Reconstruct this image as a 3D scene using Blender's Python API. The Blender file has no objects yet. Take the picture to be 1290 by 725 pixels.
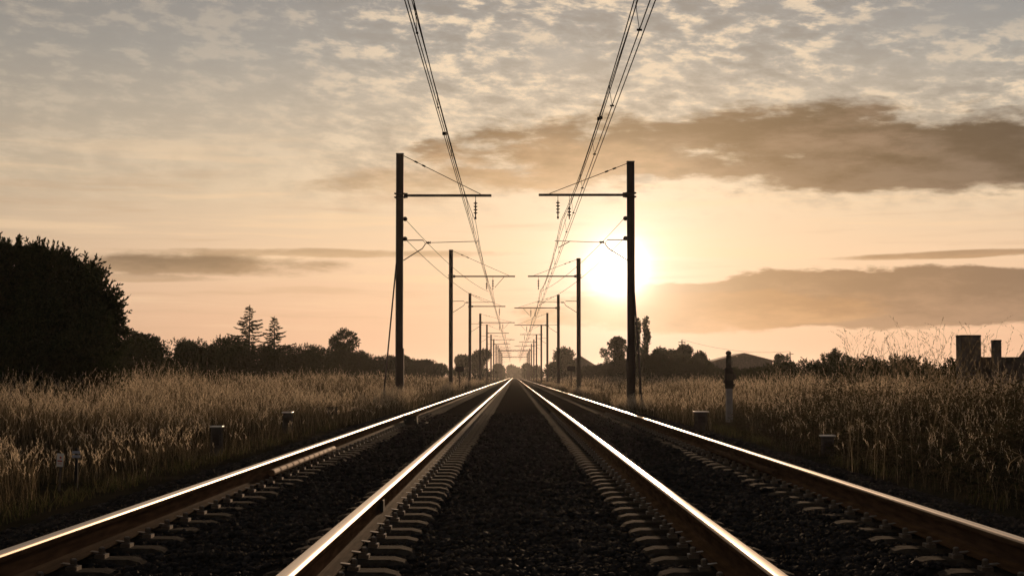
import bpy, bmesh, math, random
import numpy as np
from mathutils import Vector, Matrix

random.seed(7)
C = bpy.context.scene.collection
R = math.radians
F, VX, VY, CAMZ = 2080.0, 648.0, 474.0, 0.84     # picture scale in pixels, vanishing point, eye height above the rails


def at(px, py, d):
    """world point at distance d for a spot measured on the photograph"""
    return Vector(((px - VX) / F * d, d, CAMZ + (VY - py) / F * d))


# ------------------------------------------------------------------ tagging
def tag(o, label=None, cat=None, group=None, kind=None):
    if label: o['label'] = label
    if cat: o['category'] = cat
    if group: o['group'] = group
    if kind: o['kind'] = kind
    return o


def empty(name, loc=(0, 0, 0), rz=0.0):
    o = bpy.data.objects.new(name, None)
    C.objects.link(o)
    o.location = loc
    o.rotation_euler = (0, 0, rz)
    o.empty_display_size = .2
    return o


def copy_tree(o, parent=None):
    c = o.copy()
    C.objects.link(c)
    if parent is not None: c.parent = parent
    for ch in list(o.children):
        copy_tree(ch, c)
    return c


# ------------------------------------------------------------------ mesh builder
class MB:
    def __init__(s):
        s.v, s.f, s.m, s.cur = [], [], [], 0

    def add(s, vs, fs):
        n = len(s.v)
        s.v += [tuple(p) for p in vs]
        s.f += [tuple(i + n for i in f) for f in fs]
        s.m += [s.cur] * len(fs)
        return s

    def box(s, c, size, rot=None, taper=1.0):
        hx, hy, hz = size[0] / 2, size[1] / 2, size[2] / 2
        vs = []
        for dz, t in ((-hz, 1.0), (hz, taper)):
            for dx, dy in ((-hx, -hy), (hx, -hy), (hx, hy), (-hx, hy)):
                p = Vector((dx * t, dy * t, dz))
                if rot is not None: p = rot @ p
                vs.append(p + Vector(c))
        return s.add(vs, [(3, 2, 1, 0), (4, 5, 6, 7), (0, 1, 5, 4), (1, 2, 6, 5), (2, 3, 7, 6), (3, 0, 4, 7)])

    def tube(s, pts, r, n=6, caps=True):
        pts = [Vector(p) for p in pts]
        rs = r if isinstance(r, (list, tuple)) else [r] * len(pts)
        vs, fs = [], []
        for i, p in enumerate(pts):
            a = pts[max(i - 1, 0)]
            b = pts[min(i + 1, len(pts) - 1)]
            t = (b - a).normalized()
            u = t.cross(Vector((0, 0, 1)))
            if u.length < .05: u = t.cross(Vector((1, 0, 0)))
            u.normalize()
            w = t.cross(u)
            for k in range(n):
                q = 2 * math.pi * k / n
                vs.append(p + (u * math.cos(q) + w * math.sin(q)) * rs[i])
        for i in range(len(pts) - 1):
            for k in range(n):
                fs.append((i * n + k, i * n + (k + 1) % n, (i + 1) * n + (k + 1) % n, (i + 1) * n + k))
        if caps:
            fs.append(tuple(range(n))[::-1])
            fs.append(tuple((len(pts) - 1) * n + k for k in range(n)))
        return s.add(vs, fs)

    def lathe(s, prof, c=(0, 0, 0), n=12, axis='Z'):
        vs, fs = [], []
        for r, z in prof:
            for k in range(n):
                q = 2 * math.pi * k / n
                p = (r * math.cos(q), r * math.sin(q), z) if axis == 'Z' else (r * math.cos(q), z, r * math.sin(q))
                vs.append((p[0] + c[0], p[1] + c[1], p[2] + c[2]))
        for i in range(len(prof) - 1):
            for k in range(n):
                fs.append((i * n + k, i * n + (k + 1) % n, (i + 1) * n + (k + 1) % n, (i + 1) * n + k))
        fs.append(tuple(range(n))[::-1])
        fs.append(tuple((len(prof) - 1) * n + k for k in range(n)))
        return s.add(vs, fs)

    def extrude_y(s, prof, y0, y1, ny=1, caps=True):
        n = len(prof)
        vs = []
        for j in range(ny + 1):
            y = y0 + (y1 - y0) * j / ny
            vs += [(x, y, z) for x, z in prof]
        fs = []
        for j in range(ny):
            for k in range(n):
                fs.append((j * n + k, j * n + (k + 1) % n, (j + 1) * n + (k + 1) % n, (j + 1) * n + k))
        if caps:
            fs.append(tuple(range(n)))
            fs.append(tuple(ny * n + k for k in range(n))[::-1])
        return s.add(vs, fs)

    def build(s, name, mats, parent=None, smooth=False, bevel=0.0, loc=None):
        me = bpy.data.meshes.new(name)
        me.from_pydata(s.v, [], s.f)
        mats = mats if isinstance(mats, (list, tuple)) else [mats]
        for m in mats: me.materials.append(m)
        if len(mats) > 1: me.polygons.foreach_set('material_index', s.m)
        bm = bmesh.new()
        bm.from_mesh(me)
        bmesh.ops.recalc_face_normals(bm, faces=bm.faces)
        if bevel > 0:
            bmesh.ops.bevel(bm, geom=bm.edges[:], offset=bevel, segments=2, affect='EDGES', profile=.5)
        bm.to_mesh(me)
        bm.free()
        if smooth: me.polygons.foreach_set('use_smooth', [True] * len(me.polygons))
        o = bpy.data.objects.new(name, me)
        C.objects.link(o)
        if parent is not None: o.parent = parent
        if loc is not None: o.location = loc
        return o


def bulk(name, verts, quads=None, tris=None, mat=None, parent=None, smooth=False, mats=None, midx=None):
    """one mesh from numpy arrays"""
    me = bpy.data.meshes.new(name)
    nq = 0 if quads is None else len(quads)
    nt = 0 if tris is None else len(tris)
    me.vertices.add(len(verts))
    me.vertices.foreach_set('co', np.ascontiguousarray(verts, dtype=np.float32).ravel())
    loops = []
    if nq: loops.append(np.asarray(quads, dtype=np.int32).ravel())
    if nt: loops.append(np.asarray(tris, dtype=np.int32).ravel())
    loops = np.concatenate(loops)
    me.loops.add(len(loops))
    me.loops.foreach_set('vertex_index', loops)
    st = np.concatenate([np.arange(nq) * 4, nq * 4 + np.arange(nt) * 3]).astype(np.int32)
    me.polygons.add(nq + nt)
    me.polygons.foreach_set('loop_start', st)
    for m in (mats or [mat]): me.materials.append(m)
    if midx is not None: me.polygons.foreach_set('material_index', np.asarray(midx, dtype=np.int32))
    me.update(calc_edges=True)
    if smooth: me.polygons.foreach_set('use_smooth', np.ones(nq + nt, dtype=bool))
    o = bpy.data.objects.new(name, me)
    C.objects.link(o)
    if parent is not None: o.parent = parent
    return o


# ------------------------------------------------------------------ materials
def lin(c):
    return tuple(((x / 255) / 12.92 if x / 255 <= .04045 else ((x / 255 + .055) / 1.055) ** 2.4) for x in c) + (1.0,)


def new_mat(name):
    m = bpy.data.materials.new(name)
    m.use_nodes = True
    nt = m.node_tree
    for n in list(nt.nodes): nt.nodes.remove(n)
    out = nt.nodes.new('ShaderNodeOutputMaterial')
    return m, nt, out


def surf(name, c1, c2, scale=6.0, rough=.8, metal=0.0, bump=0.0, bscale=40.0, stretch=(1, 1, 1), spec=.5, detail=6.0, coat=0.0):
    """noise-mottled principled surface"""
    m, nt, out = new_mat(name)
    b = nt.nodes.new('ShaderNodeBsdfPrincipled')
    tc = nt.nodes.new('ShaderNodeTexCoord')
    mp = nt.nodes.new('ShaderNodeMapping')
    mp.inputs['Scale'].default_value = stretch
    nt.links.new(tc.outputs['Object'], mp.inputs['Vector'])
    n = nt.nodes.new('ShaderNodeTexNoise')
    n.inputs['Scale'].default_value = scale
    n.inputs['Detail'].default_value = detail
    nt.links.new(mp.outputs['Vector'], n.inputs['Vector'])
    r = nt.nodes.new('ShaderNodeValToRGB')
    r.color_ramp.elements[0].position = .32
    r.color_ramp.elements[1].position = .68
    r.color_ramp.elements[0].color = tuple(c1) + (1,)
    r.color_ramp.elements[1].color = tuple(c2) + (1,)
    nt.links.new(n.outputs['Fac'], r.inputs['Fac'])
    nt.links.new(r.outputs['Color'], b.inputs['Base Color'])
    b.inputs['Roughness'].default_value = rough
    b.inputs['Metallic'].default_value = metal
    b.inputs['Specular IOR Level'].default_value = spec
    b.inputs['Coat Weight'].default_value = coat
    if bump > 0:
        n2 = nt.nodes.new('ShaderNodeTexNoise')
        n2.inputs['Scale'].default_value = bscale
        n2.inputs['Detail'].default_value = 8
        nt.links.new(mp.outputs['Vector'], n2.inputs['Vector'])
        bp = nt.nodes.new('ShaderNodeBump')
        bp.inputs['Strength'].default_value = bump
        bp.inputs['Distance'].default_value = .02
        nt.links.new(n2.outputs['Fac'], bp.inputs['Height'])
        nt.links.new(bp.outputs['Normal'], b.inputs['Normal'])
    nt.links.new(b.outputs['BSDF'], out.inputs['Surface'])
    return m


def leafy(name, stops, trans=.45, gloss=.0, rough=.5):
    """leaf / straw: diffuse + translucent, colour drawn per blade"""
    m, nt, out = new_mat(name)
    g = nt.nodes.new('ShaderNodeNewGeometry')
    r = nt.nodes.new('ShaderNodeValToRGB')
    els = r.color_ramp.elements
    while len(els) < len(stops): els.new(.5)
    for i, c in enumerate(stops):
        els[i].position = i / (len(stops) - 1)
        els[i].color = tuple(c) + (1,)
    nt.links.new(g.outputs['Random Per Island'], r.inputs['Fac'])
    d = nt.nodes.new('ShaderNodeBsdfDiffuse')
    t = nt.nodes.new('ShaderNodeBsdfTranslucent')
    nt.links.new(r.outputs['Color'], d.inputs['Color'])
    nt.links.new(r.outputs['Color'], t.inputs['Color'])
    mx = nt.nodes.new('ShaderNodeMixShader')
    mx.inputs[0].default_value = trans
    nt.links.new(d.outputs[0], mx.inputs[1])
    nt.links.new(t.outputs[0], mx.inputs[2])
    last = mx.outputs[0]
    if gloss > 0:
        gl = nt.nodes.new('ShaderNodeBsdfGlossy')
        gl.inputs['Roughness'].default_value = rough
        gl.inputs['Color'].default_value = (1, 1, 1, 1)
        m2 = nt.nodes.new('ShaderNodeMixShader')
        m2.inputs[0].default_value = gloss
        nt.links.new(last, m2.inputs[1])
        nt.links.new(gl.outputs[0], m2.inputs[2])
        last = m2.outputs[0]
    nt.links.new(last, out.inputs['Surface'])
    return m


MT = {}
MT['ballast'] = surf('ballast_rock', (.010, .009, .008), (.028, .025, .022), 30, 1.0, 0, .9, 60, spec=0.0)
MT['stone'] = leafy('ballast_stone', [(.012, .011, .010), (.020, .018, .016), (.034, .030, .027), (.018, .015, .013), (.055, .049, .043)], 0.0, .007, .40)
MT['earth'] = surf('field_earth', (.016, .015, .009), (.038, .031, .020), .8, 1.0, 0, .6, 9, spec=0.0)
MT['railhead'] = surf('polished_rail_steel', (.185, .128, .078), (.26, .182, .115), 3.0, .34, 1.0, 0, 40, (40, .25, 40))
MT['railweb'] = surf('rusty_rail_steel', (.050, .031, .020), (.110, .066, .040), 5.0, .70, 0, .15, 60, (6, .6, 6), spec=0.0)
MT['railfoot'] = surf('worn_rail_foot', (.055, .031, .016), (.115, .066, .034), 5.0, .9, 0, .15, 60, (6, .6, 6), spec=.003)
MT['concrete'] = surf('sleeper_concrete', (.030, .025, .019), (.078, .064, .049), 14, 1.0, 0, .4, 90, spec=.007)
MT['clip'] = surf('fastening_steel', (.14, .112, .085), (.24, .195, .15), 18, .45, .8)
MT['mast'] = surf('mast_steel', (.045, .038, .033), (.085, .068, .058), 2.2, .75, 0, .15, 30, (3, 3, .5), spec=.2)
MT['wire'] = surf('wire_copper', (.025, .021, .018), (.045, .037, .031), 4, .95, 0, spec=0.0)
MT['insul'] = surf('insulator_ceramic', (.045, .022, .015), (.075, .038, .025), 9, .22, 0)
MT['boxgrey'] = surf('marker_concrete', (.04, .037, .034), (.085, .078, .07), 7, 1.0, 0, .3, 60, spec=0.0)
MT['lid'] = surf('pale_lid', (.52, .50, .46), (.68, .66, .61), 9, .45)
MT['plate'] = surf('white_enamel', (.66, .62, .58), (.78, .75, .70), 15, .4)
MT['red'] = surf('red_enamel', (.42, .05, .03), (.52, .08, .05), 20, .45)
MT['bluegrey'] = surf('pale_bluegrey_enamel', (.28, .31, .38), (.36, .39, .46), 20, .5)
MT['dark'] = surf('dark_painted_metal', (.028, .027, .025), (.05, .046, .042), 8, .8, spec=.02)
MT['wood'] = surf('weathered_wood', (.06, .045, .032), (.12, .09, .065), 6, .85, 0, .3, 30, (4, 4, .6))
MT['postpale'] = surf('pale_concrete', (.26, .24, .23), (.38, .35, .33), 5, .9, 0, .3, 40)
MT['wallpale'] = surf('rendered_wall', (.30, .27, .23), (.42, .38, .33), 1.2, .9)
MT['white'] = surf('white_sheet', (.70, .69, .66), (.82, .81, .78), 3, .5)
MT['roof'] = surf('tile_roof', (.12, .070, .05), (.20, .12, .085), 2.5, .85, 0, .5, 12, (1, 1, 1))
MT['masonry'] = surf('old_masonry', (.05, .043, .037), (.12, .103, .09), 3.5, .9, 0, .6, 18)
MT['bark'] = surf('bark', (.035, .027, .02), (.075, .058, .043), 4, .9, 0, .6, 14, (3, 3, .6))
MT['sleeve'] = surf('copper_brown_sleeve', (.17, .09, .045), (.28, .155, .08), 6, .7, .12, spec=.02)
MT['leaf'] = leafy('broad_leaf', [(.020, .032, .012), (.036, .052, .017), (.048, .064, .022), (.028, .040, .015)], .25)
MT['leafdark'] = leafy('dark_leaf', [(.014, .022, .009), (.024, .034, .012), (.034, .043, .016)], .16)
MT['needle'] = leafy('conifer_needle', [(.020, .036, .016), (.035, .052, .022), (.045, .058, .028)], .25)
MT['straw'] = leafy('dry_grass', [(.12, .092, .055), (.24, .182, .112), (.32, .255, .165), (.18, .138, .084), (.27, .21, .132), (.10, .083, .047)], .40)
MT['under'] = leafy('shaded_under_grass', [(.028, .026, .016), (.058, .048, .030), (.022, .025, .013), (.080, .064, .040), (.040, .036, .021)], .30)  # brown green low grass; shade between the stalks is put into the darker colour
MT['plume'] = leafy('backlit_seed_plume', [(.50, .41, .29), (.68, .57, .42), (.58, .48, .35), (.42, .34, .235)], .64)  # straw seed heads; backlit glow of the tips is put into the paler colour
MT['weed'] = leafy('weed_leaf', [(.018, .021, .011), (.040, .034, .020), (.075, .057, .034), (.022, .028, .012)], .3)
MT['green'] = leafy('verge_grass', [(.030, .040, .014), (.065, .066, .027), (.11, .090, .045), (.045, .048, .018)], .4)

hm = MT['railhead'].node_tree
hb_ = [n for n in hm.nodes if n.type == 'BSDF_PRINCIPLED'][0]
tv = hm.nodes.new('ShaderNodeCombineXYZ')
tv.inputs[0].default_value = 1.0
hm.links.new(tv.outputs[0], hb_.inputs['Tangent'])
hb_.inputs['Anisotropic'].default_value = .6
# worn running band: smoother in the middle of the head, uneven along its length
g_ = hm.nodes.new('ShaderNodeTexCoord')
sx_ = hm.nodes.new('ShaderNodeSeparateXYZ')
hm.links.new(g_.outputs['Object'], sx_.inputs[0])
ab = hm.nodes.new('ShaderNodeMath'); ab.operation = 'ABSOLUTE'
hm.links.new(sx_.outputs[0], ab.inputs[0])
mr = hm.nodes.new('ShaderNodeMapRange'); mr.interpolation_type = 'SMOOTHSTEP'
mr.inputs['From Min'].default_value = .014; mr.inputs['From Max'].default_value = .030
mr.inputs['To Min'].default_value = 0.0; mr.inputs['To Max'].default_value = .12
hm.links.new(ab.outputs[0], mr.inputs['Value'])
mp_ = hm.nodes.new('ShaderNodeMapping'); mp_.inputs['Scale'].default_value = (60, .9, 1)
hm.links.new(g_.outputs['Object'], mp_.inputs['Vector'])
nz = hm.nodes.new('ShaderNodeTexNoise'); nz.inputs['Scale'].default_value = 1.0; nz.inputs['Detail'].default_value = 6
hm.links.new(mp_.outputs['Vector'], nz.inputs['Vector'])
m1 = hm.nodes.new('ShaderNodeMath'); m1.operation = 'MULTIPLY_ADD'
m1.inputs[1].default_value = .30; m1.inputs[2].default_value = .18
hm.links.new(nz.outputs['Fac'], m1.inputs[0])
m2_ = hm.nodes.new('ShaderNodeMath'); m2_.operation = 'ADD'
hm.links.new(m1.outputs[0], m2_.inputs[0]); hm.links.new(mr.outputs[0], m2_.inputs[1])
hm.links.new(m2_.outputs[0], hb_.inputs['Roughness'])

# ------------------------------------------------------------------ light
AZ, EL = R(3.62), R(3.74)
SUN = Vector((math.sin(AZ) * math.cos(EL), math.cos(AZ) * math.cos(EL), math.sin(EL)))


def make_sky():
    w = bpy.data.worlds.new('World')
    bpy.context.scene.world = w
    w.use_nodes = True
    nt = w.node_tree
    for n in list(nt.nodes): nt.nodes.remove(n)
    L = nt.links.new

    def put(sock, v):
        if hasattr(v, 'is_linked') or isinstance(v, bpy.types.NodeSocket): L(v, sock)
        else: sock.default_value = v

    def mt(op, a, b=0.0, c=0.0, clamp=False):
        n = nt.nodes.new('ShaderNodeMath')
        n.operation = op
        n.use_clamp = clamp
        put(n.inputs[0], a); put(n.inputs[1], b); put(n.inputs[2], c)
        return n.outputs[0]

    def ss(x, lo, hi):
        n = nt.nodes.new('ShaderNodeMapRange')
        n.interpolation_type = 'SMOOTHSTEP'
        put(n.inputs['Value'], x)
        n.inputs['From Min'].default_value = lo
        n.inputs['From Max'].default_value = hi
        return n.outputs['Result']

    def mix(f, a, b, mode='MIX'):
        n = nt.nodes.new('ShaderNodeMixRGB')
        n.blend_type = mode
        put(n.inputs[0], f)
        put(n.inputs[1], a)
        put(n.inputs[2], b)
        return n.outputs[0]

    def vec(x, y, z=0.0):
        n = nt.nodes.new('ShaderNodeCombineXYZ')
        put(n.inputs[0], x); put(n.inputs[1], y); put(n.inputs[2], z)
        return n.outputs[0]

    def noise(v, scale=1.0, detail=6.0, rough=.55, dist=0.0):
        n = nt.nodes.new('ShaderNodeTexNoise')
        L(v, n.inputs['Vector'])
        n.inputs['Scale'].default_value = scale
        n.inputs['Detail'].default_value = detail
        n.inputs['Roughness'].default_value = rough
        n.inputs['Distortion'].default_value = dist
        return n.outputs['Fac']

    tc = nt.nodes.new('ShaderNodeTexCoord')
    sp = nt.nodes.new('ShaderNodeSeparateXYZ')
    L(tc.outputs['Generated'], sp.inputs[0])
    x, y, z = sp.outputs
    az = mt('ARCTAN2', x, y)
    el = mt('ARCSINE', z)
    # clear gradient by height above the horizon
    rp = nt.nodes.new('ShaderNodeValToRGB')
    stops = [(0.0, (216, 165, 134)), (.035, (228, 184, 152)), (.075, (229, 197, 166)), (.115, (215, 194, 167)), (.155, (186, 176, 161)),
             (.195, (153, 154, 152)), (.235, (129, 134, 139)), (.33, (110, 116, 123)), (.6, (74, 80, 88)), (1.0, (50, 58, 70))]
    els = rp.color_ramp.elements
    while len(els) < len(stops): els.new(.5)
    for i, (p, c) in enumerate(stops):
        els[i].position = p
        els[i].color = lin(c)
    L(el, rp.inputs['Fac'])
    col = rp.outputs['Color']
    # the sky away from the sun is dimmer
    dn = nt.nodes.new('ShaderNodeVectorMath')
    dn.operation = 'DOT_PRODUCT'
    L(tc.outputs['Generated'], dn.inputs[0])
    dn.inputs[1].default_value = SUN
    dot = dn.outputs['Value']
    ang = mt('ARCCOSINE', mt('MINIMUM', dot, 1.0))
    away = ss(ang, .20, 1.3)
    col = mix(mt('MULTIPLY', away, .95), col, lin((64, 68, 76)))
    left = ss(mt('MULTIPLY', az, -1.0), .0, .40)
    col = mix(mt('MULTIPLY', left, .34), col, lin((160, 142, 120)))
    # broad warm aureole
    g1 = mt('EXPONENT', mt('MULTIPLY', ang, -1 / .080))
    col = mix(mt('MULTIPLY', g1, .64, clamp=True), col, lin((255, 233, 206)))

    # slow drift used to break every edge
    wv = vec(mt('MULTIPLY', az, 9.0), mt('MULTIPLY', el, 26.0), 3.1)
    w1 = mt('SUBTRACT', noise(wv, 1.0, 4.0), .5)
    azw = mt('ADD', az, mt('MULTIPLY', w1, .012))
    elw = mt('ADD', el, mt('MULTIPLY', w1, .008))

    # high mackerel cloud
    cv = vec(mt('MULTIPLY', azw, 46.0), mt('MULTIPLY', mt('ADD', elw, mt('MULTIPLY', azw, .08)), 118.0), 0.4)
    n1 = noise(cv, 1.0, 8.0, .56, .0)
    big = noise(vec(mt('MULTIPLY', az, 6.0), mt('MULTIPLY', el, 13.0), 8.3), 1.0, 3.0)
    cover = mt('MULTIPLY', ss(big, .30, .52), mt('MULTIPLY', ss(el, .085, .125), mt('SUBTRACT', 1.0, ss(el, .26, .48))))
    cover = mt('MULTIPLY', cover, mt('ADD', .22, mt('MULTIPLY', ss(az, -.17, -.03), .78)))
    cover = mt('MULTIPLY', cover, mt('SUBTRACT', 1.0, mt('MULTIPLY', ss(az, .17, .30), mt('MULTIPLY', ss(el, .16, .22), .8))))
    n1b = noise(vec(mt('MULTIPLY', az, 130.0), mt('MULTIPLY', el, 330.0), 6.6), 1.0, 6.0, .6)
    n1 = mt('ADD', n1, mt('MULTIPLY', mt('SUBTRACT', n1b, .5), .22))
    puff = mt('MULTIPLY', ss(n1, .47, .65), cover)
    col = mix(mt('MULTIPLY', puff, .95), col, lin((234, 212, 184)))
    gaps = mt('MULTIPLY', ss(mt('SUBTRACT', 1.0, n1), .46, .68), cover)
    col = mix(mt('MULTIPLY', gaps, .55), col, lin((128, 126, 122)))
    # soft streaks lower down
    sv = vec(mt('MULTIPLY', azw, 7.0), mt('MULTIPLY', elw, 120.0), 1.7)
    n2 = noise(sv, 1.0, 7.0, .55, .05)
    low = mt('MULTIPLY', ss(el, .012, .05), mt('SUBTRACT', 1.0, ss(el, .11, .17)))
    col = mix(mt('MULTIPLY', mt('MULTIPLY', ss(n2, .50, .68), low), .45), col, lin((240, 208, 170)))
    col = mix(mt('MULTIPLY', mt('MULTIPLY', ss(mt('SUBTRACT', 1.0, n2), .52, .72), low), .35), col, lin((186, 150, 120)))

    # grey cloud banks at their own bearings
    ev = vec(mt('MULTIPLY', az, 17.0), mt('MULTIPLY', el, 58.0), 5.7)
    ne = mt('SUBTRACT', noise(ev, 1.0, 8.0, .60, .08), .5)
    fv = vec(mt('MULTIPLY', az, 26.0), mt('MULTIPLY', el, 90.0), 2.2)
    nf = noise(fv, 1.0, 8.0, .62, .0)

    def bank(a0, e0, wa, we, tilt, k, lo, hi, c_dark, c_lit, amount, col):
        du = mt('DIVIDE', mt('SUBTRACT', az, a0), wa)
        e1 = mt('SUBTRACT', mt('SUBTRACT', el, e0), mt('MULTIPLY', mt('SUBTRACT', az, a0), tilt))
        dv = mt('DIVIDE', e1, we)
        f = mt('SUBTRACT', 1.0, mt('ADD', mt('POWER', mt('ABSOLUTE', du), 2.0), mt('POWER', mt('ABSOLUTE', dv), 2.0)))
        f = mt('ADD', f, mt('MULTIPLY', ne, k))
        msk = mt('MULTIPLY', ss(f, lo, hi), amount)
        shade = mix(ss(mt('ADD', mt('MULTIPLY', dv, -.22), nf), .34, .74), c_dark, c_lit)
        warm = mt('MULTIPLY', mt('EXPONENT', mt('MULTIPLY', ang, -1 / .05)), .85)
        shade = mix(warm, shade, lin((250, 212, 170)))
        return mix(msk, col, shade)

    col = bank(.240, .131, .27, .026, -.03, 2.7, .05, .62, lin((58, 53, 53)), lin((108, 95, 87)), .98, col)
    col = bank(.105, .141, .17, .028, .06, 3.4, .10, .80, lin((66, 60, 58)), lin((124, 106, 94)), .97, col)
    col = bank(.02, .130, .11, .020, .02, 3.4, .25, 1.0, lin((124, 102, 84)), lin((184, 150, 120)), .80, col)
    col = bank(-.055, .118, .11, .012, .03, 3.0, .2, 1.1, lin((152, 127, 104)), lin((190, 160, 128)), .70, col)
    col = bank(.225, .0462, .21, .0190, .00, 2.1, .02, .28, lin((110, 93, 83)), lin((146, 120, 102)), .96, col)
    col = bank(.110, .039, .12, .014, .02, 2.3, .03, .50, lin((146, 114, 90)), lin((182, 142, 108)), .86, col)
    col = bank(.27, .0715, .09, .0028, .02, 2.0, .1, .8, lin((140, 114, 92)), lin((164, 131, 104)), .88, col)
    col = bank(-.175, .0665, .10, .0085, -.02, 2.6, .05, .9, lin((116, 99, 83)), lin((152, 127, 103)), .94, col)
    col = bank(-.12, .074, .14, .0034, .0, 2.6, .1, .9, lin((154, 129, 105)), lin((178, 149, 120)), .75, col)
    col = bank(-.22, .058, .06, .0030, .0, 2.6, .1, .9, lin((150, 126, 104)), lin((176, 147, 120)), .60, col)
    # the sun's own glare through thin cloud
    g2 = mt('EXPONENT', mt('MULTIPLY', mt('POWER', mt('DIVIDE', ang, .0145), 2.0), -1.0))
    g3 = mt('EXPONENT', mt('MULTIPLY', ang, -1 / .024))
    glow = mt('ADD', mt('MULTIPLY', g2, 1.8), mt('MULTIPLY', g3, 1.0))
    gm = nt.nodes.new('ShaderNodeMixRGB')
    gm.blend_type = 'MULTIPLY'
    gm.inputs[0].default_value = 1.0
    gm.inputs[1].default_value = (1.0, .90, .76, 1)
    cb = vec(glow, glow, glow)
    L(cb, gm.inputs[2])
    col = mix(1.0, col, gm.outputs[0], 'ADD')
    # scale to the background strength, and let the physical sky show through
    sc = nt.nodes.new('ShaderNodeMixRGB')
    sc.blend_type = 'MULTIPLY'
    sc.inputs[0].default_value = 1.0
    L(col, sc.inputs[1])
    sc.inputs[2].default_value = (10, 10, 10, 1)
    sky = nt.nodes.new('ShaderNodeTexSky')
    sky.sky_type = 'NISHITA'
    sky.sun_disc = False
    sky.sun_elevation = EL
    sky.sun_rotation = AZ
    sky.dust_density = 3.0
    fin = mix(.95, sky.outputs[0], sc.outputs[0])
    bg = nt.nodes.new('ShaderNodeBackground')
    bg.inputs['Strength'].default_value = .1
    L(fin, bg.inputs['Color'])
    out = nt.nodes.new('ShaderNodeOutputWorld')
    L(bg.outputs[0], out.inputs['Surface'])


make_sky()
sl = bpy.data.lights.new('sun', 'SUN')
sl.energy = 3.2
sl.angle = R(.53)
sl.color = (1.0, .66, .40)
so = bpy.data.objects.new('sun', sl)
C.objects.link(so)
so.rotation_euler = SUN.to_track_quat('Z', 'Y').to_euler()
so.location = (20, 60, 40)

# ------------------------------------------------------------------ camera
cam = bpy.data.cameras.new('camera')
cam.sensor_width = 36
cam.lens = 36 * F / 1290
cam.clip_start = .05
cam.clip_end = 20000
co = bpy.data.objects.new('camera', cam)
C.objects.link(co)
co.location = (0, 0, CAMZ)
co.rotation_euler = (R(90) + math.atan((VY - 362.5) / F), 0, math.atan((VX - 645) / F))
bpy.context.scene.camera = co

# ------------------------------------------------------------------ ground
def sm(a, b, x):
    t = np.clip((x - a) / (b - a), 0, 1)
    return t * t * (3 - 2 * t)


def vnoise(x, y, seed=0):
    """cheap smooth value noise"""
    r = np.random.RandomState(seed)
    tab = r.rand(64, 64)
    xi, yi = np.floor(x).astype(int), np.floor(y).astype(int)
    fx, fy = x - xi, y - yi
    fx, fy = fx * fx * (3 - 2 * fx), fy * fy * (3 - 2 * fy)
    g = lambda i, j: tab[i % 64, j % 64]
    return (g(xi, yi) * (1 - fx) + g(xi + 1, yi) * fx) * (1 - fy) + (g(xi, yi + 1) * (1 - fx) + g(xi + 1, yi + 1) * fx) * fy


TOEL, TOER = -4.55, 4.85


def ground_z(x, y):
    x = np.asarray(x, float); y = np.asarray(y, float)
    l = -.50 + .22 * sm(-5.0, -9.0, -(-x)) * 0
    zl = -.50 + .30 * sm(5.0, 12.0, -x) + .34 * sm(55, 120, y) * sm(4.8, 8.0, -x)
    zr = -.50 + .48 * sm(5.0, 10.5, x)
    z = np.where(x < 0, zl, zr)
    z = z + (vnoise(x * .5, y * .35, 3) - .5) * .16 * sm(4.6, 6.5, np.abs(x))
    return z


def bed_z(x, y):
    """ballast surface"""
    x = np.asarray(x, float); y = np.asarray(y, float)
    z = np.full(x.shape, -.218)
    z = np.where(np.abs(x - .08) < 1.0, -.225 + .02 * np.cos((x - .08) * 3), z)
    z = z - .36 * sm(-3.15, TOEL - .2, x) if False else z
    z = z - .34 * sm(3.05, -TOEL + .15, -x) - .34 * sm(3.35, TOER + .15, x)
    z = z + (vnoise(x * 2.3, y * 2.3, 5) - .5) * .035 + (vnoise(x * 7, y * 7, 6) - .5) * .03
    return z


def grid_sheet(name, xs, ys, fn, mat):
    X, Y = np.meshgrid(xs, ys)
    Z = fn(X, Y)
    v = np.stack([X.ravel(), Y.ravel(), Z.ravel()], 1)
    nx, ny = len(xs), len(ys)
    i = (np.arange(ny - 1)[:, None] * nx + np.arange(nx - 1)[None, :]).ravel()
    q = np.stack([i, i + 1, i + nx + 1, i + nx], 1)
    return bulk(name, v, quads=q, mat=mat, smooth=True)


xs = np.concatenate([[-2600, -900, -300, -120, -60, -35, -25], np.arange(-20, 20.1, .5), [25, 35, 60, 120, 300, 900, 2600]])
ys = np.concatenate([[-300, -80, -30], np.arange(-10, 120, 1.5), np.arange(120, 400, 12), [450, 600, 900, 1500, 2600]])
tag(grid_sheet('ground', xs, ys, lambda X, Y: np.where((X > TOEL + .3) & (X < TOER - .3), -.66, ground_z(X, Y)), MT['earth']), kind='structure')
xs = np.concatenate([np.arange(-4.8, 5.11, .1)])
ys = np.concatenate([np.arange(-4, 5, .5), np.arange(5, 34, .1), np.arange(34, 90, .5), np.arange(90, 300, 5), np.arange(300, 1101, 40)])
tag(grid_sheet('ballast_bed', xs, ys, bed_z, MT['ballast']), kind='structure')

RAILS = [-2.475, -.985, 1.135, 2.645]
CENT = [-1.73, 1.89]
Y0, YFAR = -3.0, 1100.0


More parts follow.
